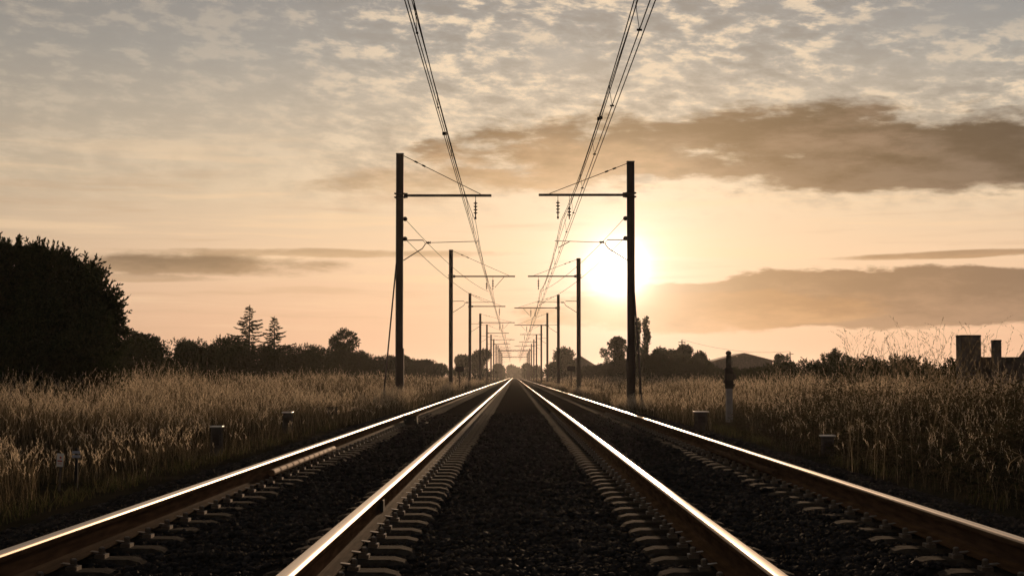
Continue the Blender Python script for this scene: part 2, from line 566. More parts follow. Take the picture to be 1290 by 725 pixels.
# ------------------------------------------------------------------ ballast stones (nobody could count them)
def stones():
    r = np.random.RandomState(11)
    P = []
    for (a, b, dens, s0, s1) in ((6.2, 14, 820, .014, .030), (14, 24, 380, .018, .034), (24, 46, 110, .024, .042)):
        n = int((b - a) * 9.8 * dens)
        x = r.uniform(-4.75, 5.05, n)
        y = r.uniform(a, b, n)
        s = r.uniform(s0, s1, n)
        ok = np.abs(x) < .325 * y + .5
        for rx in RAILS:
            ok &= np.abs(x - rx) > .11
            ph = (y - 8.9 + .3) % .6 - .3
            ok &= ~((np.abs(x - rx) < .42) & (np.abs(ph) < .15) & (r.rand(n) > .05))
        P.append(np.stack([x, y, s], 1)[ok])
    P = np.concatenate(P)
    n = len(P)
    t = (1 + 5 ** .5) / 2
    iv = np.array([(-1, t, 0), (1, t, 0), (-1, -t, 0), (1, -t, 0), (0, -1, t), (0, 1, t), (0, -1, -t), (0, 1, -t), (t, 0, -1), (t, 0, 1), (-t, 0, -1), (-t, 0, 1)], float)
    iv /= np.linalg.norm(iv[0])
    it = np.array([(0, 11, 5), (0, 5, 1), (0, 1, 7), (0, 7, 10), (0, 10, 11), (1, 5, 9), (5, 11, 4), (11, 10, 2), (10, 7, 6), (7, 1, 8),
                   (3, 9, 4), (3, 4, 2), (3, 2, 6), (3, 6, 8), (3, 8, 9), (4, 9, 5), (2, 4, 11), (6, 2, 10), (8, 6, 7), (9, 8, 1)])
    V = iv[None] * r.uniform(.62, 1.25, (n, 12, 1))
    V = V * np.stack([r.uniform(.8, 1.35, n), r.uniform(.7, 1.1, n), r.uniform(.5, .9, n)], 1)[:, None, :]
    a = r.uniform(0, 6.283, n); b = r.uniform(-.6, .6, n)
    ca, sa, cb, sb = np.cos(a)[:, None], np.sin(a)[:, None], np.cos(b)[:, None], np.sin(b)[:, None]
    X = V[..., 0] * ca - V[..., 1] * sa; Yv = V[..., 0] * sa + V[..., 1] * ca
    Z = V[..., 2] * cb - X * sb; X = V[..., 2] * sb + X * cb
    V = np.stack([X, Yv, Z], 2) * P[:, 2][:, None, None]
    V += np.stack([P[:, 0], P[:, 1], bed_z(P[:, 0], P[:, 1]) + P[:, 2] * r.uniform(-.25, .45, n)], 1)[:, None, :]
    T = (it[None] + (np.arange(n) * 12)[:, None, None]).reshape(-1, 3)
    tag(bulk('ballast_gravel', V.reshape(-1, 3), tris=T, mat=MT['stone']), 'dark crushed stone ballast heaped between and beside the rails', 'gravel', kind='stuff')


stones()


# ------------------------------------------------------------------ rails
def rail_profiles():
    head = [(-.033, -.046), (-.036, -.040), (-.0365, -.016), (-.033, -.007), (-.026, -.0028), (-.013, -.0006), (0, 0),
            (.013, -.0006), (.026, -.0028), (.033, -.007), (.0365, -.016), (.036, -.040), (.033, -.046), (.010, -.052), (-.010, -.052)]
    web = [(-.0085, -.0525), (-.009, -.12), (-.014, -.135), (-.03, -.146), (-.072, -.158), (-.075, -.160), (-.075, -.170), (-.073, -.172),
           (.073, -.172), (.075, -.170), (.075, -.160), (.072, -.158), (.03, -.146), (.014, -.135), (.009, -.12), (.0085, -.0525)]
    return head, web


RL = ['shiny rail at the far left edge, outer rail of the left track', 'shiny rail left of centre, inner rail of the left track',
      'shiny rail right of centre, inner rail of the right track', 'shiny rail at the far right edge, outer rail of the right track']
for x, lb in zip(RAILS, RL):
    t = tag(empty('rail', (x, 0, 0)), lb, 'rail', 'steel rails of the two tracks')
    hp, wp = rail_profiles()
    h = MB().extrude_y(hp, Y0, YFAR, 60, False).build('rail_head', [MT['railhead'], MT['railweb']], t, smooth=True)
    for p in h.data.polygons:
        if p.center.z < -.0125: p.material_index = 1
    wb = MB().extrude_y(wp, Y0, YFAR, 60).build('rail_web', [MT['railweb'], MT['railfoot']], t, smooth=False)
    for p in wb.data.polygons:
        if p.center.z < -.136: p.material_index = 1
# marks along single rails: clamp collar on the inner left rail
cl = tag(empty('rail_clamp', (RAILS[1], 12.1, -.17)), 'dark clamp gripping the web of the inner left rail', 'clamp')
MB().box((.020, 0, .072), (.030, .14, .085)).build('clamp_plate', MT['dark'], cl, bevel=.006)
for s in (-.045, .045):
    MB().lathe([(.014, .045), (.014, .060)], (0, 0, 0), 6).build('bolt', MT['clip'], cl, loc=(s * 0 + .012, s, .072))

# ribbed sleeves lying along both outer rails
for x, s, lb in ((RAILS[0], 1, 'ribbed bronze cable sleeve lying along the left outer rail'), (RAILS[3], -1, 'ribbed dark cable sleeve lying along the right outer rail')):
    t = tag(empty('cable_sleeve', (x + s * .085, 16.3, -.105)), lb, 'cable sleeve', 'cable sleeves along the outer rails')
    m = MB()
    prof = []
    for k in range(12):
        y = k * .47
        prof += [(.030, y), (.034, y + .03), (.034, y + .42), (.028, y + .44)]
    m.lathe(prof, (0, 0, 0), 12, 'Y').build('sleeve', MT['sleeve'] if s > 0 else MT['railweb'], t, smooth=False)
    for k in range(0, 12, 3):
        MB().box((-s * .02, k * .47 + .45, -.03), (.06, .02, .05)).build('strap', MT['dark'], t)

# contact box clamped on the left outer rail
t = tag(empty('rail_contact_box', (RAILS[0] + .22, 36, -.19)), 'dark box bracketed to the inside of the left outer rail', 'contact box')
MB().box((0, 0, .09), (.30, .34, .18), taper=.92).build('housing', MT['dark'], t, bevel=.012)
MB().box((0, 0, .188), (.33, .37, .012)).build('lid', MT['railweb'], t, bevel=.003)
for s in (-.10, .10):
    MB().lathe([(.018, 0), (.018, .02)], (0, 0, 0), 8, 'Y').build('bolt', MT['clip'], t, loc=(s, -.19, .10))
MB().tube([(.14, .1, .04), (.3, .25, .02), (.32, .9, .0), (.25, 1.6, -.02)], .012, 6).build('cable', MT['dark'], t)


# ------------------------------------------------------------------ sleepers
def make_sleeper(detail):
    t = empty('sleeper')
    hb = .38
    for s in (-1, 1):
        m = MB()
        # block with rounded ends and sloping top edges
        prof = []
        zb, zt = -.12, .0
        w = .122
        xs = [-hb, -hb + .03, -hb + .09, hb - .09, hb - .03, hb]
        tz = [-.045, -.015, zt, zt, -.015, -.045]
        ww = [.088, .11, w, w, .11, .088]
        vs, fs = [], []
        for x, zz, wd in zip(xs, tz, ww):
            vs += [(x, -wd - .012, zb), (x, -wd, zz - .03), (x, -wd + .028, zz), (x, wd - .028, zz), (x, wd, zz - .03), (x, wd + .012, zb)]
        n = 6
        for i in range(len(xs) - 1):
            for k in range(n):
                fs.append((i * n + k, i * n + (k + 1) % n, (i + 1) * n + (k + 1) % n, (i + 1) * n + k))
        fs.append(tuple(range(n))[::-1]); fs.append(tuple((len(xs) - 1) * n + k for k in range(n)))
        m.add([(a + s * .75, b, c) for a, b, c in vs], fs)
        bl = m.build('concrete_block', MT['concrete'], t)
        if detail:
            for q in (-1, 1):
                c = MB()
                x0 = s * .75 + q * .075
                # spring clip: base lug, bent blade, bolt head
                c.box((x0 + q * .045, 0, .011), (.06, .10, .022))
                c.box((x0 + q * .015, 0, .030), (.085, .06, .010), Matrix.Rotation(q * .12, 3, 'Y'))
                c.lathe([(.019, .022), (.019, .055), (.012, .062)], (x0 + q * .045, 0, 0), 6)
                c.build('rail_clip', MT['clip'], t)
    if detail:
        MB().box((0, 0, -.075), (.69, .055, .05)).build('tie_bar', MT['railweb'], t)
    return t


def plain_sleeper():
    m = MB()
    for s in (-1, 1):
        m.box((s * .75, 0, -.06), (.80, .27, .12), taper=.93)
    m.box((0, 0, -.08), (.70, .05, .05))
    return m


ZS = -.192
proto = make_sleeper(True)
tagtxt = ['twin block concrete sleeper under the two rails of the left track', 'twin block concrete sleeper under the two rails of the right track']
far_proto = plain_sleeper().build('sleeper', MT['concrete'])
NS = 148
first = [True, True]
for k in range(NS):
    y = 8.9 + .6 * (k - 5)
    for ti in (0, 1):
        if y < 46:
            if first[0]: o = proto; first[0] = False
            else: o = copy_tree(proto)
        else:
            if first[1]: o = far_proto; first[1] = False
            else: o = copy_tree(far_proto)
        o.location = (CENT[ti] + random.uniform(-.006, .006), y + random.uniform(-.012, .012) + (.2 if ti == 0 else 0) * 0, ZS)
        o.rotation_euler = (0, 0, random.uniform(-.008, .008))
        tag(o, tagtxt[ti], 'sleeper', ['sleepers of the left track', 'sleepers of the right track'][ti])
m = MB()
for k in range(NS, 520):
    y = 8.9 + .6 * (k - 5)
    for ti in (0, 1):
        for s in (-1, 1):
            m.box((CENT[ti] + s * .75, y, ZS - .06), (.80, .27, .12), taper=.93)
tag(m.build('distant_sleepers', MT['concrete']), 'row of distant concrete sleepers merging into the vanishing point', 'sleepers', kind='stuff')

# ------------------------------------------------------------------ catenary masts
LD = [61, 110.5, 157.9, 205.6, 255.5, 300.7, 340, 384, 430, 475, 520, 566]
RD = [60.8, 110.4, 161.4, 215.5, 263.8, 321.7, 365, 418, 465, 510, 556]
LTOP = [193, 314, 369.6, 395, 409, 421.4, 427, 434]
RTOP = [203, 325.5, 371.3, 389, 408.6, 421, 427.5, 433]
LX, RX = -4.25, 4.30
HM, HC, HARM = 5.75, 4.95, 6.70      # messenger, contact wire and arm above the eye


def z_(h): return CAMZ + h


def insulator(parent, x, z, n=3, r=.075):
    m = MB()
    prof = [(.02, 0)]
    for k in range(n):
        zz = -.06 - k * .12
        prof += [(.022, zz), (r, zz - .015), (r * .9, zz - .04), (.025, zz - .06)]
    prof += [(.02, -.06 - n * .12 - .06)]
    prof = [(a, b) for a, b in prof][::-1]
    return m.lathe(prof, (0, 0, 0), 10).build('insulator', MT['insul'], parent, loc=(x, 0, z))


ORD = ['nearest', 'second', 'third', 'fourth', 'fifth', 'sixth', 'seventh', 'eighth']


def mast(side, d, ztop, i, long_arm, guy, insul_extra):
    """side -1 left, +1 right; local x points towards the track"""
    x0 = LX if side < 0 else RX
    gz = -.52
    t = empty('catenary_mast', (x0, d, gz))
    k = -side                                   # towards the track
    H = ztop - gz
    # broad-flanged column
    m = MB()
    w = .245
    tw = .5 if d < 140 else .5
    m.box((-.125, 0, H / 2), (.022, w, H)); m.box((.125, 0, H / 2), (.022, w, H)); m.box((0, 0, H / 2), (.226, .018, H))
    m.box((0, 0, H + .012), (.29, .30, .024))
    m.build('column', MT['mast'], t)
    MB().box((0, 0, .12), (.62, .62, .42), taper=.9).build('footing', MT['boxgrey'], t, bevel=.02)
    za = z_(HARM) - gz
    L = 3.25 if not long_arm else 4.15
    a = MB()
    a.box((k * (.15 + L / 2), 0, za), (L, .10, .085))
    a.box((k * .22, 0, za), (.14, .16, .17))
    a.build('cross_arm', MT['mast'], t)
    c = MB()
    for dz in (-.07, .07):
        c.box((0, 0, za + dz), (.40, .34, .035))
    c.build('arm_bracket', MT['mast'], t)
    # stay rod from the head to the arm end
    s = MB()
    p0 = Vector((k * .14, 0, H - .06)); p1 = Vector((k * (L - .25), 0, za + .05))
    s.tube([p0, p1], .014, 6)
    for q in (.16, .26):
        s.tube([p0.lerp(p1, q - .02), p0.lerp(p1, q + .02)], .035, 6)
    s.build('stay_rod', MT['wire'], t)
    xw = (1.44 if side < 0 else 1.61)
    xm = abs(x0) - xw                            # where the wires hang, from the mast
    ins = insulator(t, k * xm, za - .20, 4)
    MB().tube([(0, 0, .20), (0, 0, 0)], .012, 6).build('hanger', MT['wire'], ins)
    MB().box((0, 0, -.64), (.07, .12, .08)).build('clamp', MT['dark'], ins)
    if long_arm or i == 0 and side > 0:
        i2 = insulator(t, k * (xm - .42), za - .42, 3)
        MB().tube([(0, 0, .42), (0, 0, 0)], .010, 6).build('hanger', MT['wire'], i2)
    if long_arm:
        br = MB()
        br.tube([(k * (xm + .75), 0, za - .04), (k * (xm + .30), 0, za - .55), (k * (xm + .12), 0, za - .75)], .018, 6)
        br.build('diagonal_link', MT['mast'], t)
    # registration arm with bent bracket
    zc = z_(HC) - gz + .06
    g = MB()
    g.tube([(k * .12, 0, zc - .32 * 0 + .02), (k * .42, 0, zc + .03), (k * .86, 0, zc + .03), (k * .96, 0, zc - .10), (k * .84, 0, zc - .28), (k * .14, 0, zc - .72)], .020, 6)
    g.build('bracket_tube', MT['mast'], t)
    i3 = MB()
    pr = [(.02, 0), (.055, .03), (.02, .06), (.055, .09), (.02, .12), (.055, .15), (.02, .18)]
    o3 = i3.lathe(pr, (0, 0, 0), 8).build('insulator', MT['insul'], t, loc=(k * .98, 0, zc - .06))
    o3.rotation_euler = (0, k * R(90), 0)
    ra = MB()
    ra.tube([(k * 1.16, 0, zc - .06), (k * (xm + .12), 0, zc - .01)], .013, 6)
    ra.tube([(k * (xm + .02), 0, zc - .01), (k * (xm + .02), 0, zc - .10)], .012, 6)
    if side > 0: ra.tube([(k * (xm - .45), 0, zc - .02), (k * (xm - .02), 0, zc - .26)], .016, 6)
    ra.build('registration_arm', MT['wire'], t)
    if d < 130:
        # dead-end insulators of the anchored wires on the mast face
        if i == 0:
            for zz in (z_(5.84) - gz, z_(5.10) - gz):
                e = MB().lathe([(.02, 0), (.08, .03), (.09, .10), (.05, .14)], (0, 0, 0), 10).build('end_insulator', MT['insul'], t, loc=(k * .19, .0, zz))
                e.rotation_euler = (R(-90), 0, 0)
                MB().box((0, 0, -.06), (.08, .05, .16)).build('fitting', MT['dark'], e)
    if guy:
        MB().tube([(-k * .12, 0, z_(4.2) - gz if side < 0 else z_(3.1) - gz), (-k * (.52 if side < 0 else .30), -1.4, .02)], .030, 6).build('guy_strut', MT['mast'], t)
    if d < 70:
        MB().box((k * .155, -.02, 1.25), (.035, .20, 2.3)).build('conduit_cover', MT['mast'], t, bevel=.004)
    side_txt = 'left' if side < 0 else 'right'
    if i == 0: lb = 'tall steel catenary mast nearest on the left, with a guy strut' if side < 0 else 'tall steel catenary mast nearest on the right, in front of the sun'
    elif i < 8: lb = f'{ORD[i]} steel catenary mast from the camera along the {side_txt} row'
    else: lb = f'tiny far steel catenary mast at the end of the {side_txt} row'
    tag(t, lb, 'catenary mast', 'catenary masts of the %s row' % side_txt)
    return t


for i, d in enumerate(LD):
    top = CAMZ + (VY - LTOP[i]) / F * d if i < 8 else 8.9
    top = min(max(top, 8.2), 9.3)
    mast(-1, d, top, i, i in (1, 3, 5), i == 0, i == 0)
for i, d in enumerate(RD):
    top = CAMZ + (VY - RTOP[i]) / F * d if i < 8 else 8.7
    top = min(max(top, 8.0), 9.1)
    mast(1, d, top, i, i in (2, 3, 6), i == 0, i == 0)

# beams right across both tracks far off
for d, lb in ((418, 'nearer of the two thin portal beams spanning both tracks'), (556, 'farther of the two thin portal beams spanning both tracks')):
    t = tag(empty('portal_beam', (.02, d, z_(6.55))), lb, 'portal beam', 'portal beams across the tracks')
    MB().box((0, 0, .14), (8.4, .10, .09)).box((0, 0, -.14), (8.4, .10, .09)).build('chord', MT['mast'], t)
    m = MB()
    for k in range(16):
        m.tube([(-4.1 + k * .52, 0, -.12 if k % 2 else .12), (-4.1 + (k + 1) * .52, 0, .12 if k % 2 else -.12)], .03, 4)
    m.build('lattice', MT['mast'], t)


# ------------------------------------------------------------------ overhead wires
def span_pts(x, h, ds, sag, n=14, dx=0.0):
    pts = []
    for a, b in zip(ds[:-1], ds[1:]):
        for k in range(n):
            u = k / n
            pts.append((x, a + (b - a) * u, z_(h - 4 * sag * u * (1 - u))))
    pts.append((x, ds[-1], z_(h)))
    return pts


def overhead(side, ds, label):
    ds = [ds[0] - 98, ds[0] - 49] + ds
    t = tag(empty('overhead_line', (0, ds[0], 5.8)), label, 'overhead line', 'overhead lines above the tracks')
    inv = Vector((0, -ds[0], -5.8))

    def wire(name, pts, r):
        ob = MB().tube([Vector(p) + inv for p in pts], r, 5).build(name, MT['wire'], t, smooth=True)
        return ob
    if side < 0:
        ms = [(-1.44, HM, .55)]
        aux = (-1.42, 5.22, .03)
        cs = [(-1.405, HC, .0), (-1.445, HC, .0)]
    else:
        ms = [(1.72, HM, .50), (1.775, HM + .02, .50)]
        aux = (1.735, 5.30, .04)
        cs = [(1.79, HC + .0, .0), (1.86, HC, .0)]
    for x, h, s in ms: wire('messenger_wire', span_pts(x, h, ds, s), .0092)
    wire('auxiliary_wire', span_pts(aux[0], aux[1], ds, aux[2]), .0068)
    for x, h, s in cs: wire('contact_wire', span_pts(x, h, ds, s, 2), .0085)
    # droppers: messenger > auxiliary, and the short clips down to the contact wires
    for a, b in list(zip(ds[:-1], ds[1:]))[1:5]:
        for k in range(1, 8):
            u = (k - .3) / 7.4
            y = a + (b - a) * u
            sg = 4 * u * (1 - u)
            m = MB()
            top = Vector((ms[0][0], y, z_(HM - ms[0][2] * sg)))
            bot = Vector((aux[0], y + .25, z_(aux[1] - aux[2] * sg)))
            cc = Vector((cs[0][0], y + .35, z_(HC)))
            m.tube([top + inv, bot + inv], .0050, 4)
            m.tube([bot + inv, cc + inv], .0050, 4)
            m.box(bot + inv, (.02, .04, .03))
            m.box(cc + inv, (.035 if side < 0 else .075, .04, .025))
            m.build('dropper', MT['wire'], t)
    # a splice clamp
    y = 33.5
    m = MB()
    for x, h, s in (ms if side > 0 else cs):
        u = (y - ds[1]) / (ds[2] - ds[1])
        m.box(Vector((x, y, z_(h - s * 4 * u * (1 - u)))) + inv, (.05, .14, .05))
    m.build('splice_clamp', MT['dark'], t)
    return t


overhead(-1, LD, 'sagging bundle of catenary wires above the left track')
overhead(1, RD, 'sagging bundle of catenary wires above the right track')
for side, lb in ((-1, 'pair of thin anchored wires leaving the nearest left mast'), (1, 'pair of thin anchored wires leaving the nearest right mast')):
    t = tag(empty('anchor_wire', (side * 4.05, 61, 6)), lb, 'anchor wire', 'anchored wires at the nearest masts')
    o_ = Vector((-side * 4.05, -61, -6))
    for h0, h1 in ((5.84, 5.75), (5.10, 5.0)):
        a = Vector((side * 4.06, 61.1, z_(h0))); b = Vector((side * 1.75, 112, z_(h1)))
        pts = [a.lerp(b, k / 12) + Vector((0, 0, -.35 * 4 * (k / 12) * (1 - k / 12))) + o_ for k in range(13)]
        MB().tube(pts, .010, 5).build('wire', MT['wire'], t, smooth=True)


# ------------------------------------------------------------------ lineside furniture
def gz(x, y): return float(ground_z(np.array([x]), np.array([y]))[0])


def marker_box(x, y, w, dpt, h, lidmat, label, over=.02):
    t = tag(empty('junction_post', (x, y, gz(x, y) - .03)), label, 'junction post', 'squat lineside posts beside the ballast')
    MB().box((0, 0, h / 2), (w, dpt, h), taper=.95).build('body', MT['boxgrey'], t, bevel=.012)
    MB().box((0, 0, h + .012), (w + over, dpt + over, .024)).build('lid', lidmat, t, bevel=.005)
    MB().box((0, -dpt / 2 - .004, h * .6), (w * .55, .012, h * .35)).build('door', MT['dark'], t, bevel=.003)
    return t


marker_box(-5.03, 28, .19, .2, .52, MT['lid'], 'dark squat post with a pale top, nearest one left of the tracks')
marker_box(-5.28, 48, .28, .25, .46, MT['dark'], 'wide squat box with a dark lid left of the tracks')
marker_box(-5.34, 39, .22, .3, .52, MT['plate'], 'low concrete post with a pale slab top half sunk in left grass')
marker_box(4.80, 42.6, .33, .24, .46, MT['plate'], 'squat box with a thin white lid farther along right of the tracks', .06)
marker_box(5.29, 28, .20, .2, .36, MT['lid'], 'short post with a pale top, nearest one right of the tracks', .04)

# tiny plates on stakes among the grass at the left
t = tag(empty('marker_sign', (-5.38, 19.6, gz(-5.38, 19.6))), 'small white plate with red marks on a thin stake in the left grass', 'marker sign')
zt = at(77, 570, 19.6).z - gz(-5.38, 19.6)
MB().box((0, 0, zt / 2), (.022, .022, zt)).build('stake', MT['wood'], t)
pl = MB().box((0, -.02, zt - .078), (.086, .008, .155)).build('plate', MT['plate'], t, bevel=.002)
MB().lathe([(.013, 0), (.013, .003)], (0, 0, 0), 12, 'Y').build('red_dot', MT['red'], pl, loc=(.008, -.0272, zt - .048))
MB().box((.0, -.0258, zt - .088), (.062, .003, .016)).build('red_band', MT['red'], pl)
MB().box((.0, -.0258, zt - .120), (.050, .003, .007)).build('red_line', MT['red'], pl)
t.rotation_euler = (0, R(3), R(-14))
t = tag(empty('marker_stake', (-5.31, 20.1, gz(-5.31, 20.1))), 'dark stake carrying two pale blue grey strips in the left grass', 'marker stake')
zt = at(97, 563, 20.1).z - gz(-5.31, 20.1)
MB().box((0, 0, zt / 2), (.035, .03, zt)).build('stake', MT['dark'], t)
for q in (.055, .105):
    MB().box((0, -.022, zt - q), (.098, .010, .030)).build('strip', MT['bluegrey'], t, bevel=.002)

# pale post with a dark apparatus on top, right of the tracks
px, py = 6.1, 47.0
b0 = gz(px, py)
t = tag(empty('telephone_post', (px, py, b0)), 'pale concrete post topped by a dark bulky apparatus box with round cap', 'lineside post')
z1 = at(918, 489, py).z - b0
z2 = at(918, 463, py).z - b0
z3 = at(918, 447, py).z - b0
MB().box((0, 0, z1 / 2), (.19, .17, z1), taper=.92).build('post', MT['postpale'], t, bevel=.01)
bx = MB().box((0, 0, (z1 + z2) / 2), (.23, .20, z2 - z1)).build('apparatus_box', MT['dark'], t, bevel=.02)
MB().box((.15, 0, z1 + .34), (.08, .14, .16)).box((-.135, 0, z1 + .20), (.05, .12, .10)).box((.13, -.02, z1 + .10), (.06, .1, .07)).build('side_fitting', MT['dark'], bx, bevel=.012)
MB().box((0, -.125, z1 + .33), (.17, .02, .18)).build('door', MT['mast'], bx, bevel=.006)
MB().box((-.01, 0, (z2 + z3) / 2), (.13, .11, z3 - z2)).build('neck', MT['boxgrey'], t, bevel=.01)
MB().lathe([(.045, 0), (.075, .02), (.085, .055), (.065, .10), (.02, .125)], (0, 0, 0), 12).build('cap', MT['dark'], t, smooth=True, loc=(-.01, 0, z3))

# small boards on posts farther along
for (pxx, pyt, d, lb) in ((579, 462, 108, 'small dark board on a post between the left masts'), (719.5, 461.5, 112, 'small dark board on a post between the right masts')):
    p = at(pxx, pyt, d)
    x = p.x
    g0 = gz(x, d)
    t = tag(empty('trackside_board', (x, d, g0)), lb, 'trackside board', 'small trackside boards')
    hh = p.z - g0
    MB().box((0, 0, hh / 2), (.08, .08, hh)).build('post', MT['wood'], t)
    MB().box((0, -.055, hh - .13), (.55, .025, .32)).build('board', MT['dark'], t, bevel=.004)
p = at(805.5, 470, 62)
t = tag(empty('thin_stake', (p.x, 62, gz(p.x, 62))), 'thin bare stake in the grass just right of the nearest right mast', 'stake')
hh = p.z - gz(p.x, 62)
MB().tube([(0, 0, 0), (0, 0, hh)], [.03, .022], 6).build('stick', MT['wood'], t)
MB().lathe([(.032, 0), (.03, .04), (.012, .06)], (0, 0, 0), 6).build('cap', MT['dark'], t, loc=(0, 0, hh - .02))

# pillars and wall on the right
D = 42
for (xa, xb, yt, lb, nm) in ((1207, 1232, 422, 'broad dark masonry pillar rising above the weeds on the right', 'gate_pillar'), (1250, 1259, 428, 'slim dark masonry pillar beside the broad one on the right', 'gate_pillar')):
    a = at((xa + xb) / 2, yt, D)
    g0 = gz(a.x, D) - .1
    w = (xb - xa) / F * D
    t = tag(empty(nm, (a.x, D, g0)), lb, 'pillar', 'pillars rising above the weeds')
    h = a.z - g0
    MB().box((0, 0, (h - .05) / 2), (w, max(w, .3), h - .05)).build('shaft', MT['masonry'], t, bevel=.012)
    MB().box((0, 0, h - .025), (w + .012, max(w, .3) + .012, .05)).build('cap', MT['boxgrey'], t, bevel=.012)
a = at(1231, 452, D + .6); b = at(1345, 449, D + .6)
t = tag(empty('boundary_wall', ((a.x + b.x) / 2, D + .6, gz(a.x, D) - .1)), 'low dark boundary wall behind the pillars at right edge', 'wall')
h = a.z - (gz(a.x, D) - .1)
MB().box((0, 0, h / 2), (b.x - a.x, .22, h)).build('wall_body', MT['masonry'], t, bevel=.01)
MB().box((0, 0, h + .026), (b.x - a.x + .04, .30, .05)).build('coping', MT['boxgrey'], t, bevel=.01)
a = at(1315, 418, D + 2)
t = tag(empty('garden_shed', (a.x + .35, D + 3, gz(a.x, D) - .1)), 'dark shed with a steep roof cut by the right edge', 'shed')
g0 = gz(a.x, D) - .1
hr = at(0, 424, D + 3).z - g0; he = at(0, 462, D + 3).z - g0
MB().box((0, 0, he / 2), (1.15, 1.8, he)).build('wall', MT['wood'], t)
MB().add([(-.66, -1, he), (.66, -1, he), (0, -1, hr), (-.66, 1, he), (.66, 1, he), (0, 1, hr)], [(0, 2, 1), (3, 4, 5), (0, 1, 4, 3), (0, 3, 5, 2), (1, 2, 5, 4)]).build('roof', MT['roof'], t)


# ------------------------------------------------------------------ buildings
def gable(name, px, d, wpx, y_eave, y_ridge, depth, label, cat, rz=0.0, walls='masonry'):
    x = (px - VX) / F * d
    g0 = -.5
    w = wpx / F * d
    ze = CAMZ + (VY - y_eave) / F * d - g0
    zr = CAMZ + (VY - y_ridge) / F * d - g0
    t = tag(empty(name, (x, d, g0), rz), label, cat)
    MB().add([(-w / 2 + .4, 0, 0), (w / 2 - .4, 0, 0), (w / 2 - .4, depth, 0), (-w / 2 + .4, depth, 0),
              (-w / 2 + .4, 0, ze), (w / 2 - .4, 0, ze), (w / 2 - .4, depth, ze), (-w / 2 + .4, depth, ze), (0, 0, zr - .12), (0, depth, zr - .12)],
             [(0, 1, 5, 8, 4), (2, 3, 7, 9, 6), (1, 2, 6, 5), (3, 0, 4, 7)]).build('wall', MT[walls], t)
    th = .22
    r = MB()
    for s in (-1, 1):
        e = s * w / 2
        r.add([(e, -.5, ze - .12), (0, -.5, zr), (0, depth + .5, zr), (e, depth + .5, ze - .12), (e, -.5, ze - .12 + th), (0, -.5, zr + th), (0, depth + .5, zr + th), (e, depth + .5, ze - .12 + th)],
              [(0, 1, 2, 3), (4, 7, 6, 5), (0, 4, 5, 1), (3, 2, 6, 7), (0, 3, 7, 4)])
    rf = r.build('roof', MT['roof'], t)
    return t, w, ze, zr, rf


t, w, ze, zr, rf = gable('house', 937, 260, 78, 455, 446, 12, 'low house with a shallow pitched roof behind the right hedge', 'house')
for q in (-.26, .0, .26):
    wn = MB().box((0, 0, 0), (.9, .06, 1.2)).build('window', MT['dark'], t, loc=(q * w, -.03, ze * .55))
    MB().box((0, -.04, -.66), (1.1, .14, .08)).build('sill', MT['postpale'], wn)
t, w, ze, zr, rf = gable('barn', 731, 350, 56, 466, 449, 16, 'dark barn roof sloping down beside the round tree on right', 'barn', walls='masonry')
MB().box((0, -.04, 1.5), (2.6, .08, 3.0)).build('door', MT['wood'], t)
x = at(545, 466, 260)
t = tag(empty('hut', (x.x, 260, -.3)), 'tiny white hut showing above the grass left of the second left mast', 'hut')
zt = x.z + .3
MB().box((0, 0, zt * .38), (1.15, 1.6, zt * .76)).build('wall', MT['white'], t)
MB().add([(-.66, -.95, zt * .76), (.70, -.95, zt * .76), (.50, -.95, zt), (-.44, -.95, zt), (-.66, .95, zt * .76), (.70, .95, zt * .76), (.50, .95, zt), (-.44, .95, zt)],
         [(0, 1, 2, 3), (7, 6, 5, 4), (0, 4, 5, 1), (1, 5, 6, 2), (2, 6, 7, 3), (3, 7, 4, 0)]).build('roof', MT['lid'], t)
MB().box((.2, -.81, zt * .36), (.45, .02, zt * .6)).build('door', MT['boxgrey'], t)

# thin poles and a power line far right
poles = []
for (pxx, pyt, d, lb) in ((859, 428, 300, 'thin wooden pole rising from the bush left of the house'), (995, 443, 320, 'thin wooden pole standing right of the low house'), (709.5, 435, 420, 'thin wooden pole above the round tree beside the tracks')):
    p = at(pxx, pyt, d)
    t = tag(empty('utility_pole', (p.x, d, -.5)), lb, 'utility pole', 'thin utility poles far off')
    MB().tube([(0, 0, 0), (0, 0, p.z + .5)], [.16, .10], 8).build('pole', MT['wood'], t)
    MB().box((0, 0, p.z + .1), (1.3, .12, .12)).build('cross_arm', MT['wood'], t)
    poles.append(Vector((p.x, d, p.z - .4)))
wl = tag(empty('power_line', poles[0]), 'faint power line strung between the two poles by the house', 'power line')
a, b = Vector((0, 0, .5)), poles[1] - poles[0] + Vector((0, 0, .5))
MB().tube([a.lerp(b, k / 10) - Vector((0, 0, 1.0 * 4 * (k / 10) * (1 - k / 10))) for k in range(11)], .02, 4).build('wire', MT['wire'], wl)


# ------------------------------------------------------------------ vegetation
def merge(parts):
    V, Q, off = [], [], 0
    for v, q in parts:
        V.append(v); Q.append(q + off); off += len(v)
    return np.concatenate(V), np.concatenate(Q)


def leaf_quads(P, N, L, W, r):
    """diamond leaves at P pointing along N"""
    n = len(P)
    N = N / (np.linalg.norm(N, axis=1, keepdims=True) + 1e-9)
    q = r.normal(size=(n, 3))
    S = np.cross(N, q); S /= (np.linalg.norm(S, axis=1, keepdims=True) + 1e-9)
    L = np.broadcast_to(np.asarray(L, float), (n,))[:, None]; W = np.broadcast_to(np.asarray(W, float), (n,))[:, None]
    v = np.stack([P, P + N * L * .45 + S * W * .5, P + N * L, P + N * L * .45 - S * W * .5], 1)
    i = np.arange(n)[:, None] * 4 + np.arange(4)[None]
    return v.reshape(-1, 3), i


